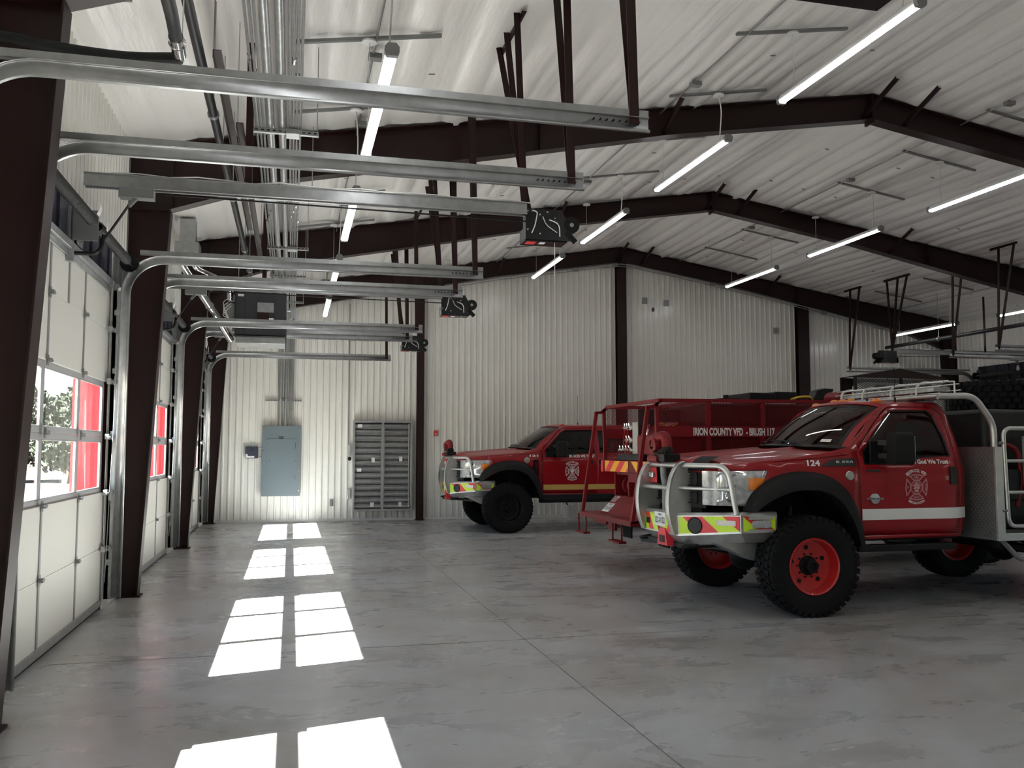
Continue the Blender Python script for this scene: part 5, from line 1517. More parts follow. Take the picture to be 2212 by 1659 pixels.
    # ---- front monitor nozzle
    mb = MB(); mb.tube([gx((-1.04, 0.0, 0.95)), gx((-1.04, 0.0, 1.30))], 0.045, 14); mb.tube(rough_path([gx((-1.04, 0.0, 1.28)), gx((-1.04, 0.02, 1.36)), gx((-1.02, 0.10, 1.42)), gx((-1.02, 0.10, 1.56))], 0.06, 6), 0.042, 14); mb.build('monitor_riser', M_lampbody, r)
    mb = MB(); mb.bb(ox - 1.12, ox - 0.92, oy - 0.14, oy + 0.10, oz + 1.59, oz + 1.68); mb.lathe([(0.0, 0.0), (0.07, 0.0), (0.075, 0.05), (0.06, 0.10), (0.0, 0.10)], gx((-1.02, 0.0, 1.66)), (0, 0, 1), 18)
    for k in range(6): mb.bar(gx((-1.10, -0.12 + 0.04 * k, 1.68)), gx((-1.08, -0.12 + 0.04 * k, 1.73)), 0.02, 0.03)
    mb.build('monitor_base', M_black, r, bevel=0.006)
    mb = MB(); mb.tube(rough_path([gx((-1.02, 0.0, 1.70)), gx((-1.02, 0.01, 1.84)), gx((-1.03, 0.06, 1.89)), gx((-1.07, 0.18, 1.86)), gx((-1.08, 0.20, 1.76))], 0.09, 7), 0.060, 18)
    mb.lathe([(0.055, -0.06), (0.095, -0.05), (0.105, 0.0), (0.095, 0.05), (0.055, 0.06)], gx((-1.07, 0.20, 1.79)), (1, 0, 0.1), 20); mb.build('monitor_elbow', M_orange if False else M_redold, r)
    mb = MB(); mb.cyl(gx((-1.12, 0.26, 1.62)), gx((-1.10, 0.04, 1.62)), 0.045, 16); mb.build('monitor_tip', M_redold, r)
    mb = MB(); mb.tube(rough_path([gx((-1.06, 0.1, 1.7)), gx((-1.15, 0.14, 1.72)), gx((-1.13, 0.05, 1.64)), gx((-1.08, -0.05, 1.66))], 0.04), 0.007, 6); mb.build('monitor_cable', M_black, r)
    # ---- lettering on both doors
    for s in (-1, 1):
        fx = lambda x0, z0, off=0.014: (lambda u, v: (ox + (x0 + u if s < 0 else -x0 * 0 + x0 + cfg.get('mir', 0) - u), oy + s * (W(x0 + u, z0 + v) + off), oz + z0 + v))
        if s > 0: continue
        ex, ez, eR = cfg['emblem']
        mb = maltese(lambda u, v: (ox + ex + u, oy - (W(ex + u, ez + v) + 0.012), oz + ez + v), eR, None); mb.build('emblem', cfg['decal'], r, smooth=0)
        mb = MB(); arc_text(mb, 'IRION CO. VFD', lambda u, v: (ox + ex + u, oy - (W(ex + u, ez + v) + 0.012), oz + ez + v), eR * 1.14, eR * 0.24, 86)
        arc_text(mb, 'MERTZON STATION', lambda u, v: (ox + ex + u, oy - (W(ex + u, ez + v) + 0.012), oz + ez + v), eR * 1.12, eR * 0.17, 68, up=False)
        mb.build('emblem_lettering', M_whitevinyl, r, smooth=0)
        for (txt, x0, z0, w, h) in cfg['texts']:
            mb = MB(); put_text(mb, txt, fx(x0, z0), w, h, 0.035); mb.build('lettering', M_whitevinyl, r, smooth=0)
    return r, W

# ---------------------------------------------------------------- truck 124 (nearest)
AX1 = (7.20, 9.45, 0.0)
T1, W1 = fore_truck('brush_truck', AX1, 'red brush truck numbered 124, nearest, with red wheels and aluminium grille guard', dict(
    short=True, rear=2.215, roof=2.26, door_rear=2.09, handle=1.975, stz=(0.965, 1.085), stripe=M_white, rim=M_redwheel, rimstyle='hand', rearwheels=True, len=5.2, wx=0.08,
    plate='122-0152', emblem=(1.486, 1.314, 0.145), decal=M_pinkvinyl,
    texts=[('124', 0.149, 1.554, 0.155, 0.060), ('In God We Trust', 1.455, 1.573, 0.47, 0.045)]))
ox, oy, oz = AX1
# side badges
mb = MB(); yb = oy - W1(0.55, 1.56) - 0.012
mb.prism([(0.317, 1.549), (0.40, 1.60), (0.48, 1.625), (0.735, 1.635), (0.735, 1.549)], lambda a, b: (ox + a, oy - W1(a, b) - 0.006, b), lambda a, b: (ox + a, oy - W1(a, b) - 0.016, b)); bd = mb.build('fender_vent', M_blackg, T1)
mb = MB(); put_text(mb, 'F-550', lambda u, v: (ox + 0.50 + u, oy - W1(0.6, 1.59) - 0.018, 1.568 + v), 0.21, 0.038, 0.03); mb.build('badge_lettering', M_chrome, bd, smooth=0)
mb = MB(); mb.lathe([(0.0, 0.012), (0.045, 0.010), (0.052, 0.0)], (ox + 0.653, oy - W1(0.69, 1.45) - 0.012, 1.447), (0, -1, 0), 24); mb.build('round_badge', M_alu, T1)
mb = MB(); mb.lathe([(0.0, 0.012), (0.055, 0.010), (0.06, 0.0)], (ox + 0.96, oy - W1(0.96, 1.2) - 0.012, 1.195), (0, -1, 0), 24); mb.bb(ox + 0.86, ox + 1.06, oy - W1(0.96, 1.2) - 0.02, oy - W1(0.96, 1.2) - 0.012, 1.185, 1.205); mb.build('door_badge', M_chrome, T1)
mb = MB(); put_text(mb, 'POWER STROKE', lambda u, v: (ox + 0.87 + u, oy - W1(0.96, 1.2) - 0.026, 1.188 + v), 0.18, 0.014, 0.01); mb.build('badge_lettering', M_ink, T1, smooth=0)
mb = MB(); mb.bb(ox + 0.86, ox + 1.02, oy - W1(0.9, 1.49) - 0.016, oy - W1(0.9, 1.49) - 0.008, 1.485, 1.51); mb.build('trim_badge', M_heater, T1, smooth=0)
# black front of the hood
mb = MB()
mb.grid(lambda u, v: (ox - 1.0 + 0.14 * (abs(2 * v - 1) * 0.72 / 0.9) ** 2.6 + 0.20 * u, oy + (2 * v - 1) * 0.72, 1.50 + 0.155 * u ** 0.45), 5, 20); mb.build('stone_guard', M_flare, T1, smooth=60)
# headache rack tubes and roof rack
for s in (-1, 1):
    mb = MB(); mb.tube(rough_path([(ox + 2.45, oy + s * 1.10, 1.70), (ox + 2.45, oy + s * 1.10, 2.02), (ox + 2.20, oy + s * 1.10, 2.33), (ox + 1.78, oy + s * 1.04, 2.32)], 0.12, 8), 0.036, 16); mb.build('rack_hoop', M_alu, T1)
mb = MB()
for x in (1.80, 2.10): mb.tube([(ox + x, oy - 1.02, 2.325), (ox + x, oy + 1.02, 2.325)], 0.022, 12)
mb.build('rack_crossbar', M_alu, T1)
mb = MB()
for y in (-0.45, 0.45): mb.tube([(ox + 1.80, oy + y, 2.325), (ox + 2.12, oy + y, 2.325)], 0.02, 8)
mb.bb(ox + 1.9, ox + 2.08, oy - 0.95, oy - 0.80, 2.30, 2.35)
mb.build('rack_brace', M_lampbody, T1)
mb = MB()
for (dx, z) in ((-0.13, 2.36), (-0.13, 2.44), (-0.09, 2.49), (-0.02, 2.505), (0.05, 2.50), (0.12, 2.47), (0.14, 2.40)):
    mb.tube([(ox + 2.0 + dx, oy - 0.98, z), (ox + 2.0 + dx, oy + 1.0, z)], 0.008, 6)
for y in (-0.60, -0.15, 0.40, 0.85):
    P = rough_path([(ox + 1.86, oy + y, 2.33), (ox + 1.86, oy + y, 2.46), (ox + 1.95, oy + y, 2.51), (ox + 2.10, oy + y, 2.505), (ox + 2.15, oy + y, 2.40), (ox + 2.15, oy + y, 2.33)], 0.06)
    mb.tube(P, 0.016, 8)
mb.tube([(ox + 2.0, oy - 0.98, 2.49), (ox + 2.0, oy - 1.05, 2.49), (ox + 2.0, oy - 1.05, 2.34)], 0.011, 6)
mb.build('light_guard', M_alu, T1)
mb = MB(); mb.prism([(1.90, 2.39), (1.90, 2.43), (1.94, 2.455), (2.08, 2.455), (2.12, 2.43), (2.12, 2.39)], lambda a, b: (ox + a, oy - 0.84, b), lambda a, b: (ox + a, oy + 0.96, b)); lb = mb.build('light_bar', M_lens, T1)
mb = MB(); mb.bb(ox + 1.94, ox + 2.08, oy - 0.70, oy - 0.62, 2.34, 2.39); mb.bb(ox + 1.94, ox + 2.08, oy + 0.70, oy + 0.78, 2.34, 2.39); mb.build('light_bar_foot', M_black, lb, smooth=0)
mb = MB(); mb.tube(rough_path([(ox + 1.98, oy + 0.9, 2.42), (ox + 1.98, oy + 1.3, 2.42)], 0.1), 0.09, 14); mb.build('siren_horn', M_redold, T1)
for (x, y, h) in ((1.55, -0.62, 0.35), (1.38, 0.2, 0.12), (1.45, -0.25, 0.10)):
    mb = MB(); mb.cyl((ox + x, oy + y, 2.27), (ox + x, oy + y, 2.33), 0.013, 8); mb.cyl((ox + x, oy + y, 2.33), (ox + x, oy + y, 2.33 + h), 0.003, 5); mb.build('antenna', M_black, T1)
# flat bed with diamond plate bulkhead
mb = MB(); mb.bb(ox + 2.45, ox + 5.6, oy - 1.15, oy + 1.15, 0.715, 0.80); mb.build('bed_deck', M_alu, T1, bevel=0.004)
mb = MB()
mb.bb(ox + 2.395, ox + 2.405, oy - 1.15, oy + 1.15, 0.72, 1.76)
rnd = random.Random(2)
for i in range(34):
    for j in range(12):
        y = -1.12 + 0.03 * j; z = 0.74 + 0.03 * i
        a = 0.785 if (i + j) % 2 else -0.785
        dy, dz = 0.011 * math.cos(a), 0.011 * math.sin(a)
        mb.bar((ox + 2.393, oy + y - dy, z - dz), (ox + 2.393, oy + y + dy, z + dz), 0.004, 0.005, up=(1, 0, 0))
mb.build('diamond_plate_bulkhead', M_diamond, T1, smooth=0)
for s in (-1, 1):
    mb = MB(); mb.bb(ox + 2.40, ox + 2.50, min(oy + s * 1.14, oy + s * 1.17), max(oy + s * 1.14, oy + s * 1.17), 0.715, 1.76); mb.build('corner_post', M_alu, T1, bevel=0.004)
    mb = MB()
    gy = oy + s * 1.16
    mb.tube(rough_path([(ox + 3.9, gy, 1.965), (ox + 2.52, gy, 1.965), (ox + 2.55, gy, 0.875), (ox + 3.9, gy, 0.875)], 0.11, 7), 0.024, 12)
    for z in (1.60, 1.25): mb.tube([(ox + 2.535, gy, z), (ox + 3.9, gy, z)], 0.019, 10)
    mb.build('side_rail', M_alu, T1)
    mb = MB()
    for z in (1.80, 1.05): mb.cyl((ox + 2.47, gy, z), (ox + 2.54, gy, z), 0.02, 8)
    mb.build('rail_hinge', M_lampbody, T1)
    mb = MB(); mb.tube(rough_path([(ox + 2.50, oy + s * 1.10, 0.72), (ox + 2.72, oy + s * 1.12, 0.50), (ox + 3.3, oy + s * 1.12, 0.50)], 0.06), 0.028, 10); mb.build('step_tube', M_lampbody, T1)
mb = MB(); mb.bb(ox + 2.60, ox + 4.4, oy - 0.80, oy + 0.85, 0.81, 2.20); mb.build('water_tank', M_tank, T1, bevel=0.05)
mb = MB(); mb.bb(ox + 2.62, ox + 3.3, oy - 1.02, oy - 0.85, 1.15, 1.50); mb.lathe([(0.0, -0.1), (0.16, -0.1), (0.17, 0), (0.16, 0.1), (0, 0.1)], (ox + 3.2, oy - 0.98, 1.4), (1, 0, 0), 20); mb.build('pump', M_black, T1, bevel=0.02)
mb = MB(); mb.tube(rough_path([(ox + 2.70, oy - 0.90, 1.80), (ox + 2.86, oy - 1.0, 1.75), (ox + 2.90, oy - 1.0, 1.35), (ox + 2.82, oy - 1.0, 1.08)], 0.12), 0.026, 10); mb.build('red_hose', M_redold, T1)
mb = MB(); mb.bb(ox + 2.88, ox + 3.4, oy - 1.06, oy - 1.04, 1.27, 1.88); mb.build('control_panel', M_lampbody, T1, bevel=0.01)
# spare tyre lying on the tank
r = empty('spare_tyre', (ox + 3.50, oy - 0.02, 2.215), 'large knobbly spare tyre lying flat on the water tank of truck 124', 'tyre')
mb = MB(); tyre_mesh(mb, (ox + 3.50, oy - 0.02, 2.40), (0, 0, 1), 0.53, 0.36, 0.30, lugs=30); mb.build('tyre', M_rubber, r, smooth=38)
mb = MB(); mb.lathe([(0.30, -0.10), (0.28, 0.0), (0.30, 0.12), (0.2, 0.02), (0.0, 0.02)], (ox + 3.50, oy - 0.02, 2.40), (0, 0, 1), 24); mb.build('rim', M_lampbody, r)

# ---------------------------------------------------------------- truck 121 (by the end wall)
AX2 = (6.39, 19.12, 0.0)
T2, W2 = fore_truck('pickup_fire_truck', AX2, 'red pickup fire truck numbered 121 with gold stripe and black wheels by the end wall', dict(
    short=False, rear=3.05, roof=2.24, door_rear=2.02, handle=1.90, stz=(0.875, 0.985), stripe=M_gold, rim=M_black, rimstyle='dots', rearwheels=True, len=5.4,
    plate=None, emblem=(1.44, 1.265, 0.155), decal=M_whitevinyl,
    texts=[('121', 0.50, 1.575, 0.19, 0.04), ('IN GOD WE TRUST', 1.38, 1.56, 0.58, 0.055)]))
ox, oy, oz = AX2
mb = MB(); mb.prism([(0.57, 1.50), (0.69, 1.52), (0.69, 1.18), (0.64, 1.20), (0.58, 1.32)], lambda a, b: (ox + a, oy - W2(a, b) - 0.006, b), lambda a, b: (ox + a, oy - W2(a, b) - 0.018, b)); bd = mb.build('fender_vent', M_blackg, T2)
mb = MB(); put_text(mb, 'F-350', lambda u, v: (ox + 0.665 - v, oy - W2(0.63, 1.4) - 0.020, 1.24 + u), 0.22, 0.045, 0.03); mb.build('badge_lettering', M_chrome, bd, smooth=0)
mb = MB(); mb.lathe([(0.0, 0.012), (0.065, 0.010), (0.072, 0.0)], (ox + 0.40, oy - W2(0.40, 1.43) - 0.20, 1.44), (0, -1, 0), 24)
mb = MB(); mb.lathe([(0.0, 0.012), (0.06, 0.010), (0.066, 0.0)], (ox + 0.44, oy - W2(0.44, 1.45) - 0.01, 1.50), (0, -1, 0), 24); mb.build('round_badge', M_alu, T2)
mb = MB(); mb.bb(ox + 2.20, ox + 3.05, oy - 0.99, oy + 0.99, 2.20, 2.25); mb.bb(ox + 3.2, ox + 5.4, oy - 1.1, oy + 1.1, 0.80, 0.90); mb.bb(ox + 3.2, ox + 5.3, oy - 1.08, oy + 1.08, 0.90, 1.55)
mb = MB(); mb.bb(ox + 3.12, ox + 5.5, oy - 1.08, oy + 1.08, 0.80, 1.60); mb.build('utility_bed', M_red, T2, bevel=0.03)
mb = MB(); mb.cyl((ox + 1.9, oy, 2.27), (ox + 1.9, oy, 2.33), 0.015, 8); mb.cyl((ox + 1.9, oy, 2.33), (ox + 1.9, oy, 2.95), 0.004, 5); mb.cyl((ox + 0.4, oy + 0.8, 1.7), (ox + 0.42, oy + 0.8, 2.5), 0.003, 5); mb.build('antenna', M_black, T2)
mb = MB()
for s in (-1, 1): mb.bb(ox + 0.72, ox + 3.0, min(oy + s * 0.90, oy + s * 1.0), max(oy + s * 0.90, oy + s * 1.0), 0.60, 0.78)
mb.build('sill_panel', M_tank, T2, bevel=0.02)
# bucket beside it
r = empty('bucket', (8.84, 21.6, 0.0), 'small white bucket with a scraper by the end wall behind the gold striped truck', 'bucket')
mb = MB(); mb.lathe([(0.0, 0.004), (0.115, 0.0), (0.14, 0.30), (0.15, 0.30), (0.15, 0.33), (0.135, 0.33), (0.11, 0.01)], (8.84, 21.6, 0.0), (0, 0, 1), 24); mb.build('pail', M_white, r)
mb = MB(); mb.bar((8.87, 21.6, 0.25), (8.69, 21.55, 0.55), 0.05, 0.015); mb.build('scraper', M_black, r, smooth=0)
# ================================================================ truck 117, seen from behind its rear platform
M_dtank = mat('dark_red_tank', (0.020, 0.004, 0.005), 0.6)
r = empty('brush_truck', (8.5, 12.5, 0.0), 'old dark red brush truck 117 with mesh cage and rear standing platform, parked tail out', 'fire truck')
T3 = r
yn, yf = 11.42, 13.55
mb = MB(); mb.bb(6.52, 7.2, yn, yf + 0.08, 0.72, 0.745); mb.bb(6.50, 6.53, yn, yf + 0.08, 0.675, 0.745); mb.bb(6.52, 7.2, yn - 0.0, yn + 0.03, 0.675, 0.745); mb.build('rear_platform', M_redold, r, smooth=0)
RP = lambda u, v, o=0.0: (6.66 + 0.27 * v - 0.72 * o, u, 0.75 + 0.27 * v + 0.72 * o)
mb = MB(); mb.prism([(yn + 0.05, 0), (13.12, 0), (13.12, 1), (yn + 0.05, 1)], lambda a, b: RP(a, b), lambda a, b: RP(a, b, -0.01)); mb.build('ramp_plate', M_redold, r, smooth=0)
mb = MB(); mb.prism([(12.80, 0.10), (13.08, 0.10), (13.08, 0.55), (12.80, 0.55)], lambda a, b: RP(a, b, 0.003), lambda a, b: RP(a, b, 0.008)); lp = mb.build('licence_plate', M_white, r, smooth=0)
mb = MB(); f3 = lambda y0, v0: (lambda u, v: RP(y0 - u, v0 + v, 0.0095))
put_text(mb, 'TEXAS', f3(13.02, 0.44), 0.16, 0.08, 0.02); put_text(mb, '122-0158', f3(13.06, 0.20), 0.24, 0.17, 0.02); mb.build('plate_lettering', M_ink, lp, smooth=0)
mb = MB(); put_text(mb, '117', f3(13.04, 0.64), 0.20, 0.28, 0.03); mb.build('lettering', M_whitevinyl, r, smooth=0)
# recess with reels under the chevron board
mb = MB()
mb.bb(6.93, 7.6, yn, 13.16, 0.80, 1.02); mb.bb(6.93, 7.6, 13.12, 13.16, 1.02, 1.37); mb.bb(6.95, 7.6, yn, 13.16, 1.34, 1.38); mb.bb(7.3, 7.33, yn, 13.16, 1.0, 1.36); mb.bb(6.93, 7.3, 12.55, 12.58, 1.02, 1.36); mb.bb(6.93, 6.95, yn, 12.55, 1.24, 1.36)
mb.build('rear_locker', M_redold, r, smooth=0)
mb = MB()
for y in (12.92, 12.72): mb.lathe([(0.03, -0.03), (0.13, -0.03), (0.13, 0.03), (0.03, 0.03)], (7.1, y, 1.18), (0, 1, 0), 20)
mb.build('hose_reel', M_redold, r)
mb = MB(); mb.lathe([(0.0, -0.05), (0.07, -0.05), (0.07, 0.05), (0, 0.05)], (7.08, 12.80, 1.18), (0, 1, 0), 18); mb.build('reel_hub', M_alu, r)
mb = MB()
for k in range(9): mb.box((7.1 + 0.02 * (k % 3), 12.45 - 0.1 * k, 1.12 + 0.03 * (k % 4)), (0.12, 0.08, 0.14))
mb.build('pump_fittings', M_black, r, bevel=0.015)
mb = MB(); mb.bb(6.90, 7.6, yn, yf - 0.02, 1.38, 1.56); mb.build('rear_crossmember', M_redold, r, bevel=0.006)
A = MB(); n = 9; L = yf - yn - 0.1
for k in range(-2, n + 2):
    mi = (k + 1) % 2
    left = k < n / 2
    for j in range(8):
        v0, v1 = j / 8, (j + 1) / 8
        def q(k_, v):
            t = k_ + (1.0 * v if left else -1.0 * v) + (0 if left else 1)
            return min(max(t / n, 0.0 if left else 0.5), 0.5 if left else 1.0) if True else t
        a0, b0, a1, b1 = q(k, v0), q(k + 1, v0), q(k, v1), q(k + 1, v1)
        if abs(b0 - a0) + abs(b1 - a1) < 1e-6: continue
        P = lambda t, v: (6.893, yf - 0.05 - L * t, 1.385 + 0.165 * v)
        A.add([P(a0, v0), P(b0, v0), P(b1, v1), P(a1, v1)], [(0, 1, 2, 3)], mi)
A.build('chevron_marking', [M_yellow, M_redref], r, smooth=0)
mb = MB(); mb.prism(rrect(yf - 0.02, yf + 0.07, 1.37, 1.56, 0.03, 3), lambda a, b: (6.87, a, b), lambda a, b: (6.95, a, b)); mb.build('tail_lamp', M_redref, r)
mb = MB(); mb.bb(6.93, 7.4, 12.0, 13.05, 1.56, 1.66); mb.build('pump_base', M_black, r, bevel=0.01)
# side of the body
mb = MB(); mb.bb(7.2, 9.7, yn + 0.03, yn + 0.06, 0.85, 1.56); mb.bb(7.2, 9.7, yf - 0.06, yf - 0.03, 0.85, 1.56); mb.bb(7.4, 9.7, yn + 0.04, yf - 0.04, 1.50, 1.56); mb.build('side_skirt', M_redold, r, smooth=0)
# frame tubes
for y in (yn, yf):
    mb = MB(); mb.bar((6.53, y, 0.74), (6.77, y, 2.31), 0.05, 0.05, up=(0, 1, 0)); mb.build('grab_post', M_redold, r, smooth=0)
    mb = MB(); mb.bar((6.92, y, 1.56), (6.90, y, 2.38), 0.05, 0.05, up=(0, 1, 0)); mb.bar((6.745, y, 2.315), (6.86, y, 2.325), 0.05, 0.045); mb.bar((6.85, y, 2.32), (6.97, y, 2.415), 0.05, 0.045); mb.bar((6.95, y, 2.41), (9.75, y, 2.425), 0.05, 0.05)
    for x in (7.68, 8.53, 9.70): mb.bar((x, y, 1.56), (x, y, 2.40), 0.07, 0.05, up=(0, 1, 0))
    mb.build('cage_frame', M_redold, r, smooth=0)
    mb = MB(); mb.bb(6.93, 9.70, y - 0.027, y + 0.012, 1.905, 2.055); mb.build('name_band', M_redold, r, smooth=0)
    for (z0, z1, nm) in ((2.06, 2.40, 'upper_mesh'), (1.57, 1.90, 'lower_mesh')):
        mb = MB(); mb.lattice(lambda u, v: (u, y, v), 6.95, 9.68, z0, z1, 0.046, 0.022, 0.0045, 0.004); mb.build(nm, M_redold, r, smooth=0)
mb = MB()
for x in (6.95, 7.68, 8.53, 9.70): mb.bar((x, yn, 2.41), (x, yf, 2.41), 0.05, 0.05)
mb.build('cage_crossbar', M_redold, r, smooth=0)
mb = MB(); put_text(mb, 'IRION COUNTY VFD  - BRUSH 117', lambda u, v: (7.44 + u, yn - 0.030, 1.93 + v), 1.265, 0.10, 0.04); mb.build('lettering', M_whitevinyl, r, smooth=0)
mb = MB(); mb.bb(7.72, 9.65, yn + 0.10, yf - 0.7, 1.56, 2.39); mb.build('water_tank', M_dtank, r, bevel=0.03)
mb = MB(); mb.prism([(7.0, 1.57), (7.7, 1.57), (7.7, 1.95), (7.45, 2.12), (7.3, 2.12), (7.0, 1.92)], lambda a, b: (a, yn + 0.25, b), lambda a, b: (a, yn + 0.95, b)); mb.build('hose_tray', M_redold, r, smooth=0)
mb = MB(); mb.bb(7.02, 7.70, yn + 0.95, yn + 0.97, 1.57, 2.33); mb.build('inner_panel', M_dtank, r, smooth=0)
mb = MB()
for k in range(26): mb.lathe([(0.010, -0.004), (0.016, 0), (0.010, 0.004)], (7.0 + 0.012 * k, yn + 0.2 - 0.01 * (k % 2), 2.07 + 0.03 * math.sin(k * 0.3)), (1, 0.4 * (-1) ** k, 0.3), 10)
for k in range(26): mb.lathe([(0.010, -0.004), (0.016, 0), (0.010, 0.004)], (6.99 + 0.003 * math.sin(k), yn + 0.12, 1.68 + 0.012 * k), (0.3, 0.4 * (-1) ** k, 1), 10)
mb.build('yellow_chain', M_chain, r)
# pump panel and valves
mb = MB(); mb.bb(7.02, 7.05, 12.42, 12.62, 1.66, 2.14); mb.bb(7.02, 7.14, 12.40, 12.43, 1.66, 2.14); mb.build('valve_panel', M_alu, r, bevel=0.003)
for (z, ys) in ((2.06, (12.66, 12.75, 12.84)), (1.87, (12.66, 12.77)), (1.72, (12.68, 12.80, 12.92, 13.05))):
    mb = MB(); mb.cyl((7.0, 12.62, z), (7.0, ys[-1] + 0.08, z), 0.022, 10)
    for y in ys: mb.lathe([(0.02, -0.02), (0.042, -0.015), (0.042, 0.015), (0.02, 0.02)], (7.0, y, z), (0, 1, 0), 14); mb.cyl((7.0, y, z), (6.98, y, z + 0.07), 0.012, 8)
    mb.build('valve', M_chrome, r)
mb = MB(); mb.lathe([(0.0, 0), (0.03, 0), (0.02, 0.05), (0.04, 0.09), (0.04, 0.12), (0.0, 0.12)], (7.05, 12.10, 1.98), (0, 0, 1), 16); mb.cyl((7.05, 12.10, 1.9), (7.05, 12.10, 1.99), 0.02, 8); mb.build('chrome_cap', M_chrome, r)
mb = MB()
for (y, z, d) in ((12.80, 2.04, 0.25), (12.70, 1.86, 0.22), (13.05, 1.70, 0.18), (12.80, 1.70, 0.15)): mb.tube(rough_path([(6.97, y, z), (6.95, y + 0.03, z - d), (6.96, y - 0.08, z - d * 0.9), (6.98, y - 0.08, z - 0.02)], 0.05), 0.004, 6)
mb.build('red_tether', M_redtag, r)
mb = MB()
for (x, y, z, a) in ((7.25, 12.3, 1.72, 0.10), (7.35, 12.6, 1.80, 0.14), (7.3, 12.0, 1.85, 0.10), (7.4, 12.9, 1.75, 0.12)): mb.lathe([(0.0, -0.1), (a, -0.09), (a, 0.09), (0.0, 0.1)], (x, y, z), (1, 0.2, 0.1), 16); mb.box((x, y, z - 0.12), (0.2, 0.2, 0.1))
mb.build('pump_engine', M_black, r, bevel=0.008)
mb = MB(); mb.tube(rough_path([(7.1, 12.15, 1.66), (7.08, 12.15, 1.86), (7.12, 12.35, 1.95), (7.2, 12.5, 1.95)], 0.08), 0.035, 12); mb.build('red_pipe', M_redold, r)
# folding steps
for y in (13.42, 11.86):
    mb = MB()
    mb.bb(6.535, 6.555, y, y + 0.02, 0.43, 0.70); mb.bb(6.535, 6.555, y + 0.36, y + 0.38, 0.43, 0.70); mb.bb(6.49, 6.60, y - 0.03, y + 0.41, 0.40, 0.43); mb.build('hanging_step', M_redold, r, smooth=0)
mb = MB(); mb.bb(6.62, 6.66, 12.72, 13.3, 0.60, 0.70); mb.bb(6.62, 6.66, 12.35, 12.62, 0.54, 0.70); mb.build('tow_bracket', M_redold, r, smooth=0)
for y in (11.50, 12.9):
    mb = MB(); mb.bb(7.10, 7.12, y, y + 0.36, 0.36, 0.70); mb.build('mud_flap', M_rubber, r, bevel=0.004)
# things on the cage roof
mb = MB(); mb.bb(7.96, 8.27, yn + 0.15, yn + 0.5, 2.43, 2.465); mb.cyl((8.12, yn + 0.3, 2.465), (8.12, yn + 0.3, 2.52), 0.04, 16); mb.build('tank_filler', M_black, r, bevel=0.004)
mb = MB(); mb.bb(8.45, 8.86, yn + 0.2, yn + 0.9, 2.44, 2.555); mb.bb(8.86, 9.22, yn + 0.2, yn + 0.9, 2.44, 2.575); mb.build('black_case', M_black, r, bevel=0.01)
mb = MB(); mb.tube(rough_path([(9.05, yn + 0.1, 2.45), (9.2, yn + 0.1, 2.50), (9.38, yn + 0.1, 2.50), (9.45, yn + 0.15, 2.44)], 0.12), 0.018, 10); mb.build('yellow_hose', M_chain, r)
mb = MB(); mb.prism([(9.44, 2.47), (9.50, 2.45), (9.70, 2.45), (9.78, 2.62), (9.62, 2.63), (9.50, 2.60)], lambda a, b: (a, yn + 0.1, b), lambda a, b: (a, yn + 0.3, b)); mb.build('work_lamp', M_black, r, bevel=0.02)
# chassis, wheels and cab (mostly hidden behind truck 124)
mb = MB(); mb.bb(7.0, 13.0, 12.05, 12.15, 0.62, 0.85); mb.bb(7.0, 13.0, 12.85, 12.95, 0.62, 0.85); mb.cyl((8.75, 11.7, 0.48), (8.75, 13.3, 0.48), 0.07, 12); mb.cyl((12.35, 11.7, 0.48), (12.35, 13.3, 0.48), 0.07, 12); mb.build('chassis_rails', M_black, r, smooth=0)
for x in (8.75, 12.35):
    for s, y in ((-1, 11.62), (1, 13.38)): wheel(r, x - 8.5, y - 12.5, s, 0.48, 0.30, 0.25, M_black, 'dots')
mb = MB()
cabp = [(10.0, 0.75), (11.75, 0.75), (11.9, 1.1), (12.8, 1.15), (13.25, 1.15), (13.25, 1.55), (12.9, 1.62), (11.95, 1.70), (11.45, 2.2), (10.15, 2.24), (10.0, 2.1)]
mb.prism(cabp, lambda a, b: (a, 11.5 + 0.25 * max(0, b - 1.6), b), lambda a, b: (a, 13.5 - 0.25 * max(0, b - 1.6), b)); mb.build('cab', M_redold, r, bevel=0.05)
for y, dy in ((11.5, -1), (13.5, 1)):
    mb = MB(); mb.prism([(10.7, 1.65), (11.85, 1.65), (11.42, 2.10), (10.7, 2.12)], lambda a, b: (a, y - dy * (0.25 * (b - 1.6)) + dy * 0.012, b), lambda a, b: (a, y - dy * (0.25 * (b - 1.6)) + dy * 0.004, b)); mb.build('cab_window', M_blackg, r, smooth=0)
mb = MB(); mb.prism([(11.60, 0.2), (13.4, 0.2), (13.2, 0.9), (11.8, 0.9)], lambda a, b: (11.97 - 0.5 * (b - 0.2) / 0.7 * 0.95, a, 1.72 + (b - 0.2) * 0.62), lambda a, b: (11.985 - 0.5 * (b - 0.2) / 0.7 * 0.95, a, 1.72 + (b - 0.2) * 0.62)); mb.build('cab_windscreen', M_blackg, r, smooth=0)

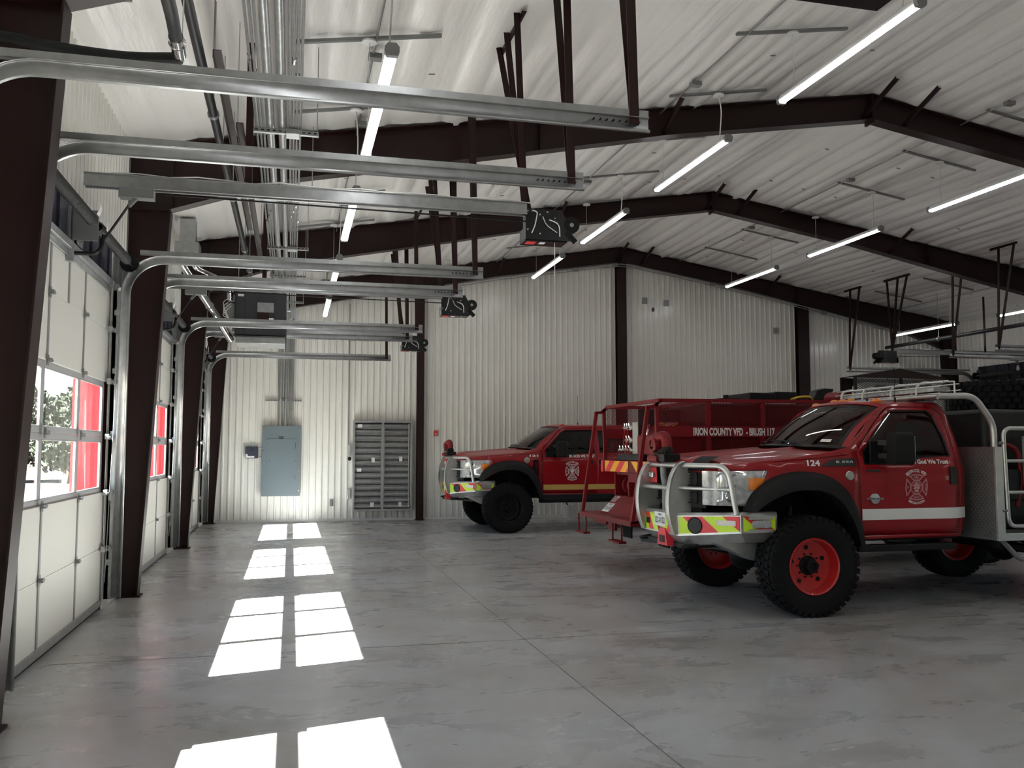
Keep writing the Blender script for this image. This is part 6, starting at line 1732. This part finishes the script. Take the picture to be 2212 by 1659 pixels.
# ================================================================ tall truck with a gabled mesh cage, far right behind
r = empty('tall_brush_truck', (15.5, 16.4, 0.0), 'tall dark brush truck far right with gabled mesh cage over its bed, mostly hidden', 'fire truck')
cx0, cx1, cy0, cy1 = 12.95, 15.10, 15.5, 15.95
def gz(x): return 3.20 + 0.17 * (1 - abs(x - 14.0) / 1.08)
mb = MB()
mb.loft([[(x, cy0, gz(x)), (x, cy1, gz(x))] for x in (cx0, 14.0, cx1)])
mb.add([(cx0, cy0 - 0.001, 3.17), (cx0, cy0 - 0.001, 3.20), (14.0, cy0 - 0.001, gz(14.0)), (cx1, cy0 - 0.001, 3.20), (cx1, cy0 - 0.001, 3.17)], [(0, 1, 2, 3, 4)])
mb.build('cage_roof', M_brown, r, smooth=0, solid=0.02)
mb = MB()
for x in (cx0, 14.02, cx1):
    for y in (cy0, cy1): mb.bar((x, y, 1.3), (x, y, 3.2), 0.05, 0.05, up=(0, 1, 0))
for y in (cy0, cy1): mb.bar((cx0, y, 1.35), (cx1, y, 1.35), 0.05, 0.05)
mb.bar((cx0, cy0, 1.35), (cx0, cy1, 1.35), 0.05, 0.05)
mb.build('cage_posts', M_black, r, smooth=0)
for (a, b) in ((cx0, 14.0), (14.04, cx1)):
    mb = MB(); mb.lattice(lambda u, v: (u, cy0, v), a + 0.02, b - 0.02, 2.2, 3.17, 0.075, 0.04, 0.012, 0.006); mb.build('cage_mesh', M_lampbody, r, smooth=0)
mb = MB(); hp = rrect(cx0 + 0.20, cx1 - 0.40, 2.55, 3.09, 0.14, 5); mb.prism(hp, lambda a, b: (a, cy0 + 0.10, b), lambda a, b: (a, cy0 + 0.4, b)); mb.build('white_tank', M_white, r)
mb = MB(); mb.bb(cx0, cx1, cy1 - 0.02, cy1, 1.4, 3.19); mb.build('cage_back', M_dtank, r, smooth=0)
mb = MB()
for (a, b) in ((13.45, 13.75), (13.88, 14.2), (14.45, 14.75)):
    mb.prism(rrect(a, b, 2.86, 3.04, 0.05, 3), lambda u, v: (u, cy0 + 0.095, v), lambda u, v: (u, cy0 + 0.11, v))
mb.build('tank_openings', M_black, r)
mb = MB(); mb.bb(12.6, 18.6, 15.45, 17.4, 0.85, 1.35); mb.bb(12.6, 18.6, 15.8, 17.0, 0.65, 0.85); mb.bb(15.2, 16.2, 15.5, 17.3, 1.35, 2.3); mb.build('truck_body', M_redold, r, bevel=0.03)
mb = MB(); mb.prism([(16.3, 1.35), (18.5, 1.35), (18.4, 1.75), (17.7, 1.85), (17.3, 2.5), (16.3, 2.55)], lambda a, b: (a, 15.5, b), lambda a, b: (a, 17.35, b)); mb.build('cab', M_redold, r, bevel=0.05)
for x in (13.7, 17.7):
    for s, y in ((-1, 15.55), (1, 17.3)): wheel(r, x - 15.5, y - 16.4, s, 0.52, 0.32, 0.27, M_black, 'dots')

# ================================================================ repeats share a group
GROUPS = {'strip_lamp': 'strip lamps under the roof', 'door_track': 'curved door tracks', 'door_opener': 'door openers', 'torsion_spring': 'spring shafts above the doors',
          'steel_frame': 'rigid steel frames', 'wall_post': 'posts of the end wall', 'conduit': 'overhead conduit bundle', 'strut_hanger': 'strut trapezes of the conduit bundle',
          'junction_box': 'junction boxes of the conduit bundle', 'ceiling_conduit': 'ceiling conduits by the lamps', 'brace_bar': 'overhead brown bars', 'overhead_pipe': 'long black overhead pipes',
          'tree': 'trees outside'}
for o in sc.objects:
    if o.parent is None and 'label' in o.keys():
        b = o.name.split('.')[0]
        if b in GROUPS: o['group'] = GROUPS[b]
